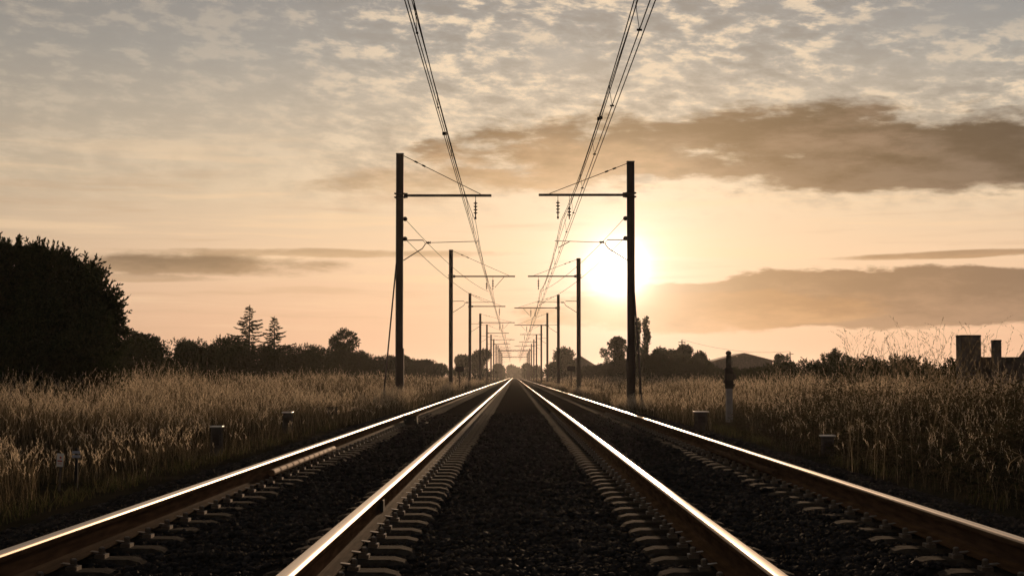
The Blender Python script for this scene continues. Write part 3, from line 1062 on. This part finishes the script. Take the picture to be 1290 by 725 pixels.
def sprigs(P, D, r, per, ln, L, W, spread=.8):
    """each sprig: a short twig direction D carrying several leaves"""
    n = len(P)
    D = D / (np.linalg.norm(D, axis=1, keepdims=True) + 1e-9)
    k = np.tile(np.linspace(.15, 1, per), n)
    P2 = np.repeat(P, per, 0) + np.repeat(D, per, 0) * (k * ln)[:, None]
    D2 = np.repeat(D, per, 0) + r.normal(size=(n * per, 3)) * spread
    return leaf_quads(P2, D2, L * r.uniform(.7, 1.25, n * per), W * r.uniform(.7, 1.25, n * per), r)


def crown(blobs, n, r, per, ln, L, W, up=.35, flat=.0):
    """sprigs spread through a set of ellipsoid clumps (x,y,z,rx,ry,rz)"""
    B = np.array(blobs, float)
    wt = (B[:, 3] * B[:, 4] * B[:, 5]) ** (2 / 3.)
    wt /= wt.sum()
    k = r.choice(len(B), n, p=wt)
    d = r.normal(size=(n, 3)); d /= np.linalg.norm(d, axis=1, keepdims=True)
    rad = r.uniform(.25, 1.0, n) ** .45 * r.uniform(.82, 1.08, n)
    P = B[k, :3] + d * B[k, 3:] * rad[:, None]
    D = d + np.array([0, 0, up]) + r.normal(size=(n, 3)) * .35
    return sprigs(P, D, r, per, ln, L, W)


def tree_limbs(parent, h0, blobs, r0, rnd, nl=6):
    m = MB()
    top = max(b[2] for b in blobs)
    lean = Vector((rnd.uniform(-.03, .03), rnd.uniform(-.03, .03), 0)) * top
    m.tube([(0, 0, -.2), (0, 0, h0 * .5), (lean.x * .5, lean.y * .5, h0), (lean.x, lean.y, top * .92)], [r0 * 1.3, r0, r0 * .8, r0 * .15], 8)
    for b in blobs[:nl]:
        s = Vector((lean.x * .4, lean.y * .4, h0 * rnd.uniform(.7, 1.1)))
        e = Vector(b[:3])
        mid = s.lerp(e, .5) + Vector((0, 0, -.08 * (e - s).length))
        m.tube([s, mid, e], [r0 * .45, r0 * .28, r0 * .08], 6)
    return m.build('trunk', MT['bark'], parent, smooth=True)


def broadleaf(name, pxc, d, wpx, y_top, y_base_crown, label, cat, seed, nblob=14, n=1500, mat='leaf', group=None, gappy=False, top_shift=0.0):
    r = np.random.RandomState(seed); rnd = random.Random(seed)
    x = (pxc - VX) / F * d
    g0 = min(gz(max(min(x, 18), -18), min(d, 390)), .1)
    t = tag(empty(name, (x, d, g0)), label, cat, group)
    H = CAMZ + (VY - y_top) / F * d - g0
    hb = max(CAMZ + (VY - y_base_crown) / F * d - g0, .15)
    W = wpx / F * d / 2
    px_m = d / F * 1290 / 1024
    blobs = []
    for k in range(nblob):
        u = rnd.uniform(0, 1)
        zc = hb + (H - hb) * (.12 + .74 * u)
        env = math.sqrt(max(1 - ((u - .38) / .72) ** 2, .05)) * W
        a = rnd.uniform(0, 6.283)
        rr = env * (rnd.uniform(.10, .88) if gappy else rnd.uniform(.2, .68))
        s = (W + (H - hb) / 2) / 2 * (rnd.uniform(.10, .24) if gappy else rnd.uniform(.26, .46))
        zc = min(zc, H - s * .8)
        blobs.append((rr * math.cos(a) + top_shift * W * u, rr * math.sin(a), zc, s, s, s * rnd.uniform(.65, .95)))
    sc = max(.11, px_m * 1.7)
    v, q = crown(blobs, int(n * (1.5 if gappy else 2.6)), r, 6, sc * 1.7, sc, sc * .6)
    bulk('crown', v, quads=q, mat=MT[mat], parent=t)
    tree_limbs(t, max(hb, H * .25), blobs, max(.05, H * .022), rnd)
    return t


def big_left_tree():
    r = np.random.RandomState(5); rnd = random.Random(5)
    d = 46.0
    x = at(30, 0, d).x
    g0 = gz(max(x, -18), d)
    t = tag(empty('broadleaf_tree', (x, d, g0)), 'big dark dense broadleaf tree filling the left edge of the picture', 'tree')
    blobs = []
    # silhouette: (px, top py)
    outline = [(-60, 318), (-20, 320), (12, 320), (36, 326), (60, 326), (82, 333), (102, 339), (116, 353), (126, 372), (128, 394), (129, 416), (124, 436), (120, 456), (116, 476), (112, 494)]
    for pxx, pyy in outline:
        p = at(pxx, pyy, d)
        for k in range(2):
            s = rnd.uniform(.38, .6)
            blobs.append((p.x - x - s * .55, rnd.uniform(-1.3, 1.3), p.z - g0 - s * .55, s, s, s))
    for k in range(70):
        pxx = rnd.uniform(-90, 112); lo = 336 + max(0, pxx - 60) * .7
        pyy = rnd.uniform(lo, 498)
        p = at(pxx, pyy, d)
        s = rnd.uniform(.45, .8)
        blobs.append((p.x - x, rnd.uniform(-2.0, 1.8), p.z - g0 - .1, s, s, s))
    v, q = crown(blobs, 24000, r, 7, .20, .135, .060, .5)
    # leafy shoots standing out of the crown's edge
    bl = np.array(blobs[:30])
    k = r.randint(0, 30, 420)
    d_ = r.normal(size=(420, 3)); d_[:, 2] = np.abs(d_[:, 2]) + .2; d_ /= np.linalg.norm(d_, axis=1, keepdims=True)
    v2, q2 = sprigs(bl[k, :3] + d_ * bl[k, 3:] * .95, d_ + np.array([0, 0, .5]), r, 14, .38, .13, .055, .65)
    v, q = merge([(v, q), (v2, q2)])
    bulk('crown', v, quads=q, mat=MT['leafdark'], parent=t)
    tree_limbs(t, 1.6, [(b[0] * .7, b[1] * .3, b[2] * .85, b[3]) for b in blobs[30:38]], .16, rnd, 8)


big_left_tree()
bt = 'trees and bushes along the left field edge'
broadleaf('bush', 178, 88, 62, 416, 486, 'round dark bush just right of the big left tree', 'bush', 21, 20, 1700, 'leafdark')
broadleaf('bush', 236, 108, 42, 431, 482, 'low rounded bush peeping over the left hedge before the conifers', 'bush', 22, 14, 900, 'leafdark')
broadleaf('broadleaf_tree', 432, 150, 44, 413, 462, 'open crowned tree with sky gaps standing alone over the left hedge', 'tree', 23, 34, 1000, 'leaf', gappy=True)
broadleaf('broadleaf_tree', 508, 205, 18, 446, 470, 'tiny slender tree right behind the nearest left mast', 'tree', 24, 6, 350, 'leaf')
broadleaf('broadleaf_tree', 533, 250, 42, 455, 476, 'low wide tree between the first and second left masts', 'tree', 25, 9, 600, 'leaf')
broadleaf('broadleaf_tree', 556, 270, 26, 452, 478, 'low tree touching the second left mast', 'tree', 29, 7, 500, 'leaf')
broadleaf('broadleaf_tree', 581, 330, 34, 446, 478, 'rounded tree between the second and third left masts', 'tree', 26, 12, 800, 'leaf')
broadleaf('broadleaf_tree', 606, 350, 28, 442, 478, 'taller dark tree behind the fourth left mast', 'tree', 27, 12, 800, 'leafdark')
broadleaf('broadleaf_tree', 629, 700, 22, 461, 476, 'hazy far tree at the left of the vanishing point', 'tree', 28, 9, 450, 'leaf')
broadleaf('broadleaf_tree', 643, 1000, 16, 463, 476, 'hazy far tree closing the track left of the vanishing point', 'tree', 40, 8, 350, 'leaf')
broadleaf('broadleaf_tree', 654, 1050, 14, 464, 476, 'hazy far tree closing the track at the vanishing point', 'tree', 41, 8, 350, 'leaf')
broadleaf('broadleaf_tree', 664, 700, 16, 459, 476, 'hazy far tree right of the vanishing point', 'tree', 42, 8, 400, 'leaf')
broadleaf('broadleaf_tree', 677, 620, 14, 462, 477, 'far tree between the vanishing point and the round right tree', 'tree', 43, 7, 350, 'leaf')
broadleaf('broadleaf_tree', 705, 330, 46, 440, 478, 'round spreading tree left of the second right mast', 'tree', 31, 15, 1100, 'leaf')
broadleaf('broadleaf_tree', 777, 200, 42, 424, 470, 'tree with a ragged crown left of the nearest right mast', 'tree', 32, 34, 1300, 'leaf', gappy=True)
broadleaf('broadleaf_tree', 828, 190, 44, 439, 474, 'low tree just right of the two poplars', 'tree', 33, 10, 800, 'leaf')
broadleaf('broadleaf_tree', 858, 185, 46, 433, 470, 'rounded tree halfway between the poplars and the house', 'tree', 34, 12, 900, 'leaf')
broadleaf('bush', 886, 160, 32, 446, 472, 'small bush at the left end of the house roof', 'bush', 35, 8, 450, 'leaf')
broadleaf('bush', 985, 150, 26, 447, 470, 'small ragged bush at the right end of the house', 'bush', 36, 7, 350, 'leaf', gappy=True)
broadleaf('broadleaf_tree', 1053, 100, 40, 438, 470, 'open leafy sapling over the right hedge', 'tree', 37, 20, 420, 'leaf', gappy=True)


def poplar(px, d, wpx, y_top, label, seed):
    r = np.random.RandomState(seed); rnd = random.Random(seed)
    x = (px - VX) / F * d
    t = tag(empty('poplar_tree', (x, d, -.3)), label, 'poplar')
    H = CAMZ + (VY - y_top) / F * d + .3
    W = wpx / F * d / 2
    blobs = []
    n = 13
    for k in range(n):
        u = k / (n - 1)
        s = W * (.95 - .65 * abs(u - .35) ** 1.3) * rnd.uniform(.6, .9)
        blobs.append((rnd.uniform(-.3, .3) * W, rnd.uniform(-.3, .3) * W, H * (.22 + .72 * u), s, s, H * .05))
    v, q = crown(blobs, 900, r, 6, .30, .20, .12, 1.2)
    bulk('crown', v, quads=q, mat=MT['leaf'], parent=t)
    tree_limbs(t, H * .2, blobs, .12, rnd, 8)


poplar(802.5, 220, 10, 402, 'left of the two slim poplars beside the nearest right mast', 51)
poplar(813.5, 222, 10, 400, 'right of the two slim poplars beside the nearest right mast', 52)


def conifer(px, d, wpx, y_top, label, seed):
    r = np.random.RandomState(seed); rnd = random.Random(seed)
    x = (px - VX) / F * d
    t = tag(empty('conifer_tree', (x, d, -.2)), label, 'conifer')
    H = CAMZ + (VY - y_top) / F * d + .2
    Wb = wpx / F * d / 2
    tr = MB()
    tr.tube([(0, 0, -.2), (0, 0, H * .5), (0, 0, H)], [.14, .09, .015], 8)
    P, Dr, LL = [], [], []
    a = rnd.uniform(0, 6.28)
    NB = 110
    for kb in range(NB):
        u = .10 + .885 * (kb + rnd.random()) / NB
        z = H * u
        a += 2.4 + rnd.uniform(-.5, .5)
        Lk = (Wb * (1 - u) ** .95 * 2.1 + .05) * rnd.uniform(.22, 1.20)
        dirv = Vector((math.cos(a), math.sin(a), 0))
        pts = []
        sag = rnd.uniform(.12, .34)
        for q in range(6):
            s = q / 5
            pts.append(Vector((0, 0, z)) + dirv * (Lk * s) + Vector((0, 0, Lk * (-sag * s + (sag + .06) * s * s))))
        if u < .95 and kb % 2 == 0: tr.tube([pts[0], pts[2], pts[5]], [.03, .02, .006], 4, False)
        for q in range(max(int(Lk * 46), 10)):
            s = rnd.uniform(.10, 1.0)
            i = min(int(s * 5), 4)
            p = pts[i].lerp(pts[i + 1], s * 5 - i)
            side = dirv.cross(Vector((0, 0, 1))) * rnd.choice((-1, 1))
            P.append(p); Dr.append(dirv * .7 + side * rnd.uniform(.1, .8) + Vector((0, 0, rnd.uniform(-.32, .30)))); LL.append(rnd.uniform(.20, .40) * (1.1 - .4 * s))
    for q in range(26):
        s = rnd.random()
        P.append(Vector((0, 0, H * (.93 + .075 * s)))); Dr.append(Vector((rnd.uniform(-.5, .5), rnd.uniform(-.5, .5), .5))); LL.append(.30 * (1.1 - s * .7))
    v, q = leaf_quads(np.array(P), np.array(Dr), np.array(LL), np.array(LL) * .32, r)
    bulk('crown', v, quads=q, mat=MT['needle'], parent=t)
    tr.build('trunk', MT['bark'], t, smooth=True)


conifer(314, 150, 56, 385, 'taller of the two pointed conifers above the left hedge', 61)
conifer(345.5, 152, 50, 399, 'shorter of the two pointed conifers above the left hedge', 62)


def hedge(name, pts, label, seed, dens=26, th=1.1, mat='leafdark'):
    """pts: (px, d, top py); one hedge running through the points"""
    r = np.random.RandomState(seed); rnd = random.Random(seed)
    w = [(at(px, py, d), d) for px, d, py in pts]
    org = w[0][0]
    t = tag(empty(name, (org.x, org.y, -.3)), label, 'hedge')
    blobs = []
    for (a, da), (b, db) in zip(w[:-1], w[1:]):
        n = max(int((b - a).length / .75), 2)
        for k in range(n):
            p = a.lerp(b, (k + rnd.random()) / n)
            top = p.z + .3
            hh = top * rnd.uniform(.84, 1.06)
            for q in range(5):
                s = rnd.uniform(.34, .66)
                blobs.append((p.x - org.x + rnd.uniform(-.5, .5), p.y - org.y + rnd.uniform(-th, th), max(hh - s * .75 - q * hh * .19, .25), s, s, s * .9))
    n = int(len(blobs) * dens * 1.9)
    # nearer parts of a hedge get finer leaves
    v, q = crown(blobs, n, r, 6, .20, .115, .062, .6)
    bulk('foliage', v, quads=q, mat=MT[mat], parent=t)


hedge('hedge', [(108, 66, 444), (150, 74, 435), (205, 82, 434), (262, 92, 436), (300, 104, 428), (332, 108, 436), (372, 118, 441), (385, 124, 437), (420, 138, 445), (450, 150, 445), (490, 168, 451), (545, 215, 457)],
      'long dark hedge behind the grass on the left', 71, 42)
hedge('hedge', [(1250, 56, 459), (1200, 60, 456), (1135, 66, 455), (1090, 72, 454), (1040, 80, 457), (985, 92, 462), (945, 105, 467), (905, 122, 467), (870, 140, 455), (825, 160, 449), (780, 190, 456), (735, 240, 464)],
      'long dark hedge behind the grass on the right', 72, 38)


# ------------------------------------------------------------------ grasses
def blades(x, y, z0, h, w, lean, r, head=0.0, hw=.012, nseg=3, droop=.25, headn=7, spread=.26, split=False):
    """ribbon blades; optional loose seed heads. returns verts, quads"""
    n = len(x)
    a = r.uniform(0, 6.283, n)
    lx, ly = np.cos(a) * lean * h, np.sin(a) * lean * h
    fa = r.uniform(0, 6.283, n)
    sx, sy = np.cos(fa), np.sin(fa)
    rows = []
    for k in range(nseg + 1):
        s = k / nseg
        cx = x + lx * s ** 2; cy = y + ly * s ** 2
        cz = z0 + h * (s - droop * lean * s ** 3)
        ww = w * (1 - .82 * s)
        rows.append(np.stack([cx - sx * ww / 2, cy - sy * ww / 2, cz], 1))
        rows.append(np.stack([cx + sx * ww / 2, cy + sy * ww / 2, cz], 1))
    V = np.stack(rows, 1)
    m = 2 * (nseg + 1)
    base = np.arange(n)[:, None] * m
    Q = np.concatenate([base + np.array([2 * k, 2 * k + 1, 2 * k + 3, 2 * k + 2])[None] for k in range(nseg)], 0)
    V = V.reshape(-1, 3)
    nb = len(Q)
    if head > 0:
        hs, hq = [], []
        off = len(V)
        for k in range(headn):
            s = 1.04 - head * (k / headn)
            p = np.stack([x + lx * s ** 2, y + ly * s ** 2, z0 + h * (s - droop * lean * s ** 3)], 1)
            p += r.normal(size=(n, 3)) * np.array([1, 1, .5]) * hw * .35
            dr = np.stack([lx * 1.2 / (h + 1e-6), ly * 1.2 / (h + 1e-6), np.full(n, 1.0)], 1) + r.normal(size=(n, 3)) * spread
            ln = hw * (2.6 + 2.6 * r.rand(n)) * (.75 + .5 * math.sin(math.pi * (k + .5) / headn))
            v, q = leaf_quads(p, dr, ln, hw * r.uniform(.45, .9, n), r)
            hs.append(v); hq.append(q + off)
            off += len(v)
        V = np.concatenate([V] + hs); Q = np.concatenate([Q] + hq)
    if split: return V, Q, np.concatenate([np.zeros(nb, int), np.ones(len(Q) - nb, int)])
    return V, Q


def field(side, seed):
    r = np.random.RandomState(seed)
    tall, under, mi = [], [], []
    toe = 4.75 if side < 0 else 5.0
    for (a, b, wmax, den, wm) in ((12.5, 22, 9, 170, 1.0), (22, 36, 13, 95, 1.25), (36, 60, 20, 40, 1.8), (60, 110, 30, 13, 2.8), (110, 220, 40, 3.6, 4.5), (220, 520, 45, .8, 8.0)):
        area = (b - a) * (wmax - toe)
        n = int(area * den)
        y = r.uniform(a, b, n); ty = toe - .85 * sm(36, 54, y); x = ty + (wmax - ty) * r.rand(n)
        ok = x < .345 * y + 1.2
        if side < 0: ok &= ~((x / y > .252) & (x / y < .288) & (y < 20.5))
        if side > 0: ok &= ~((np.abs(x - (6.1 - (47 - y) * .13)) < .42) & (y > 34) & (y < 47.4))
        # patches
        pt = vnoise(x * .55 + 9, y * .40, seed)
        ok &= r.rand(n) < (.35 + .9 * pt)
        if side > 0: ok &= r.rand(n) < np.where((y < 34) & (x > 5.6), .50, 1.0)
        edge = np.clip((x - ty) / (1.5 - .7 * sm(36, 54, y)), 0, 1)
        ok &= r.rand(n) < (.22 + .78 * edge)
        x, y, pt, edge, ty = x[ok], y[ok], pt[ok], edge[ok], ty[ok]
        z0 = ground_z(side * x, y)
        hmax = .94 if side < 0 else .80
        h = (hmax * (.34 + .40 * pt + .58 * vnoise(x * 1.1, y * .7, seed + 7)) * r.uniform(.66, 1.16, len(x))) * (.42 + .58 * edge)
        h = h * (.72 + .42 * vnoise(x * .33 + 5, y * .16, seed + 31))
        if side < 0: h = h * (.66 + .34 * sm(20, 44, y))
        bend = r.uniform(.05, .46, len(x))
        hd = (r.rand(len(x)) < .42 * np.clip(edge * 1.6, 0, 1)) & (vnoise(x * .8 + 3, y * .55, seed + 21) > .22)
        h = h * np.where(hd, r.uniform(1.02, 1.32, len(x)), r.uniform(.72, 1.0, len(x)))
        for sel, hh_ in ((hd, .30), (~hd, 0)):
            o_ = blades(side * x[sel], y[sel], z0[sel], h[sel], .0042 * wm, bend[sel], r, hh_, .0076 * wm ** .85, 3, .25, 9 if a < 60 else 5, .34, True)
            tall.append(o_[:2]); mi.append(o_[2])
        m = int(len(x) * (6.0 if a < 36 else 3.5))
        k = r.randint(0, len(x), m)
        xx = x[k] + r.normal(0, .22, m); yy = y[k] + r.normal(0, .25, m)
        xx = np.maximum(xx, ty[k] - .2)
        if side < 0:
            kp = ~((xx / yy > .254) & (xx / yy < .286) & (yy < 20.5)); k, xx, yy = k[kp], xx[kp], yy[kp]; m = len(k)
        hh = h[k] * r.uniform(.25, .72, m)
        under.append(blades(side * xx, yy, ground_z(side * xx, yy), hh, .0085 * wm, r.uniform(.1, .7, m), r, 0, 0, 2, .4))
    # rough tufts round the feet of the nearer masts
    for d in (LD if side < 0 else RD)[:4]:
        n = 900
        x = np.abs(r.normal(4.30, .42, n)); y = d - .35 - np.abs(r.normal(0, 2.6, n))
        ok = x > 3.5
        x, y = x[ok], y[ok]
        h = (.95 if side < 0 else .66) * r.uniform(.55, 1.12, len(x)) * np.clip(1.15 - (d - y) * .05, .4, 1)
        o_ = blades(side * x, y, np.full(len(x), -.52), h, .010, r.uniform(.05, .4, len(x)), r, .28, .012, 3, .25, 6, .34, True)
        tall.append(o_[:2]); mi.append(o_[2])
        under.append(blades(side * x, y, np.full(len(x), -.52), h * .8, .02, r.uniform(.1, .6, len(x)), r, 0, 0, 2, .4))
    v, q = merge(tall)
    tag(bulk('dry_grass', v, quads=q, mats=[MT['straw'], MT['plume']], midx=np.concatenate(mi)), 'tall golden dry grass with seed heads %s' % ('left of the tracks' if side < 0 else 'right of the tracks'), 'grass', kind='stuff')
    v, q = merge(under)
    tag(bulk('shaded_under_grass', v, quads=q, mat=MT['under']), 'brown green grass, darkened for shade, low among the stalks %s' % ('left of the tracks' if side < 0 else 'right of the tracks'), 'grass', kind='stuff')


field(-1, 101)
field(1, 102)


def verge():
    r = np.random.RandomState(33)
    parts = []
    for side, toe in ((-1, 4.62), (1, 4.9)):
        n = 3600
        y = 13 + 60 * r.rand(n) ** 1.7
        x = toe + np.abs(r.normal(0, .22, n))
        ok = r.rand(n) < np.clip(vnoise(y * .8, y * 0 + side * 3, 9) * 1.6 - .35, 0, 1)
        x, y = x[ok], y[ok]
        parts.append(blades(side * x, y, ground_z(side * x, y) - .02, r.uniform(.10, .30, len(x)), .007 * (1 + y / 60), r.uniform(.2, .9, len(x)), r, 0, 0, 3, .5))
    v, q = merge(parts)
    tag(bulk('verge_grass', v, quads=q, mat=MT['green']), 'short green grass tufts along the foot of the ballast', 'grass', kind='stuff')


verge()


def weeds():
    r = np.random.RandomState(44)
    parts = []
    # leafy dark weeds massed low on the right
    n = 11000
    y = 14 + 30 * r.rand(n) ** 1.3
    x = 5.2 + (.315 * y + .6 - 5.2).clip(.2) * r.rand(n)
    z0 = ground_z(x, y)
    h = (.30 + .95 * vnoise(x * .9, y * .7, 14)) * np.clip((x - 4.9) / 1.6, .25, 1) * r.uniform(.5, 1.05, n)
    P, D = [], []
    for k in range(7):
        s = (k + 1) / 7
        P.append(np.stack([x + r.normal(0, .05, n) * s, y + r.normal(0, .05, n) * s, z0 + h * s], 1))
        D.append(r.normal(size=(n, 3)) * np.array([1, 1, .45]) + np.array([0, 0, .25]))
    P = np.concatenate(P); D = np.concatenate(D)
    parts.append(leaf_quads(P, D, r.uniform(.05, .12, len(P)), r.uniform(.014, .035, len(P)), r))
    parts.append(blades(x, y, z0, h, .006, r.uniform(.05, .3, n), r))
    v, q = merge(parts)
    tag(bulk('weed_undergrowth', v, quads=q, mat=MT['weed']), 'dark leafy weeds massed low at the right of the tracks', 'weeds', kind='stuff')
    # a few tall feathery stems that stand against the sky, and bent dead stalks
    parts = []
    n = 46
    px = np.concatenate([r.uniform(1060, 1175, 22), r.normal(1190, 36, n - 22)])
    y = r.uniform(20, 27, n)
    x = (px - VX) / F * y
    z0 = ground_z(x, y)
    top = CAMZ + (VY - r.uniform(408, 462, n)) / F * y
    h = top - z0
    parts.append(blades(x, y, z0, h, .005, r.uniform(.12, .34, n), r, .30, .013, 5, .3, 16))
    # side twigs with seeds
    for k in range(5):
        s = r.uniform(.62, .95, n)
        parts.append(blades(x + r.normal(0, .02, n), y, z0 + h * s, h * r.uniform(.10, .2, n), .004, r.uniform(.5, 1.1, n), r, .5, .011, 3, .2, 6))
    # left: a loose taller tuft
    n = 30
    y = r.uniform(30, 44, n); x = (r.normal(243, 16, n) - VX) / F * y
    z0 = ground_z(x, y)
    h = CAMZ + (VY - r.uniform(452, 474, n)) / F * y - z0
    parts.append(blades(x, y, z0, h, .007, r.uniform(.05, .3, n), r, .35, .014, 4, .3, 9))
    # bent dead stalks
    n = 160
    y = r.uniform(14.5, 26, n); x = 5.2 + (.31 * y + .3 - 5.2).clip(.3) * r.rand(n)
    parts.append(blades(x, y, ground_z(x, y) + r.uniform(.0, .35, n), r.uniform(.15, .45, n), .012, r.uniform(1.2, 2.8, n), r, 0, 0, 4, .28))
    v, q = merge(parts)
    tag(bulk('feathery_grass', v, quads=q, mat=MT['straw']), 'tall feathery grass stems and bent stalks standing clear of the rest', 'grass', kind='stuff')


weeds()

# ------------------------------------------------------------------ evening haze
def haze():
    m, nt, out = new_mat('haze_air')
    v = nt.nodes.new('ShaderNodeVolumePrincipled')
    v.inputs['Color'].default_value = (1.0, .95, .90, 1)
    v.inputs['Density'].default_value = HAZE
    v.inputs['Anisotropy'].default_value = HAZE_G
    nt.links.new(v.outputs[0], out.inputs['Volume'])
    b = MB().box((0, 0, 0), (5400, 3200, 24))
    o = b.build('haze', m)
    o.location = (0, 1150, 22 / 2 + .2)
    tag(o, 'warm evening haze over the fields and track', 'haze', kind='stuff')


HAZE, HAZE_G = .00008, .64
if HAZE > 0: haze()

# ------------------------------------------------------------------ render settings
sc = bpy.context.scene
sc.render.engine = 'CYCLES'
sc.view_settings.view_transform = 'Standard'
sc.view_settings.look = 'None'
sc.view_settings.exposure = 0.0
sc.view_settings.gamma = 1.0
sc.view_settings.use_curve_mapping = False
sc.cycles.use_denoising = True
sc.cycles.max_bounces = 6
sc.cycles.diffuse_bounces = 3
sc.cycles.glossy_bounces = 3
sc.cycles.transmission_bounces = 4
sc.cycles.volume_bounces = 0
sc.cycles.caustics_reflective = False
sc.cycles.caustics_refractive = False
sc.cycles.sample_clamp_indirect = 4
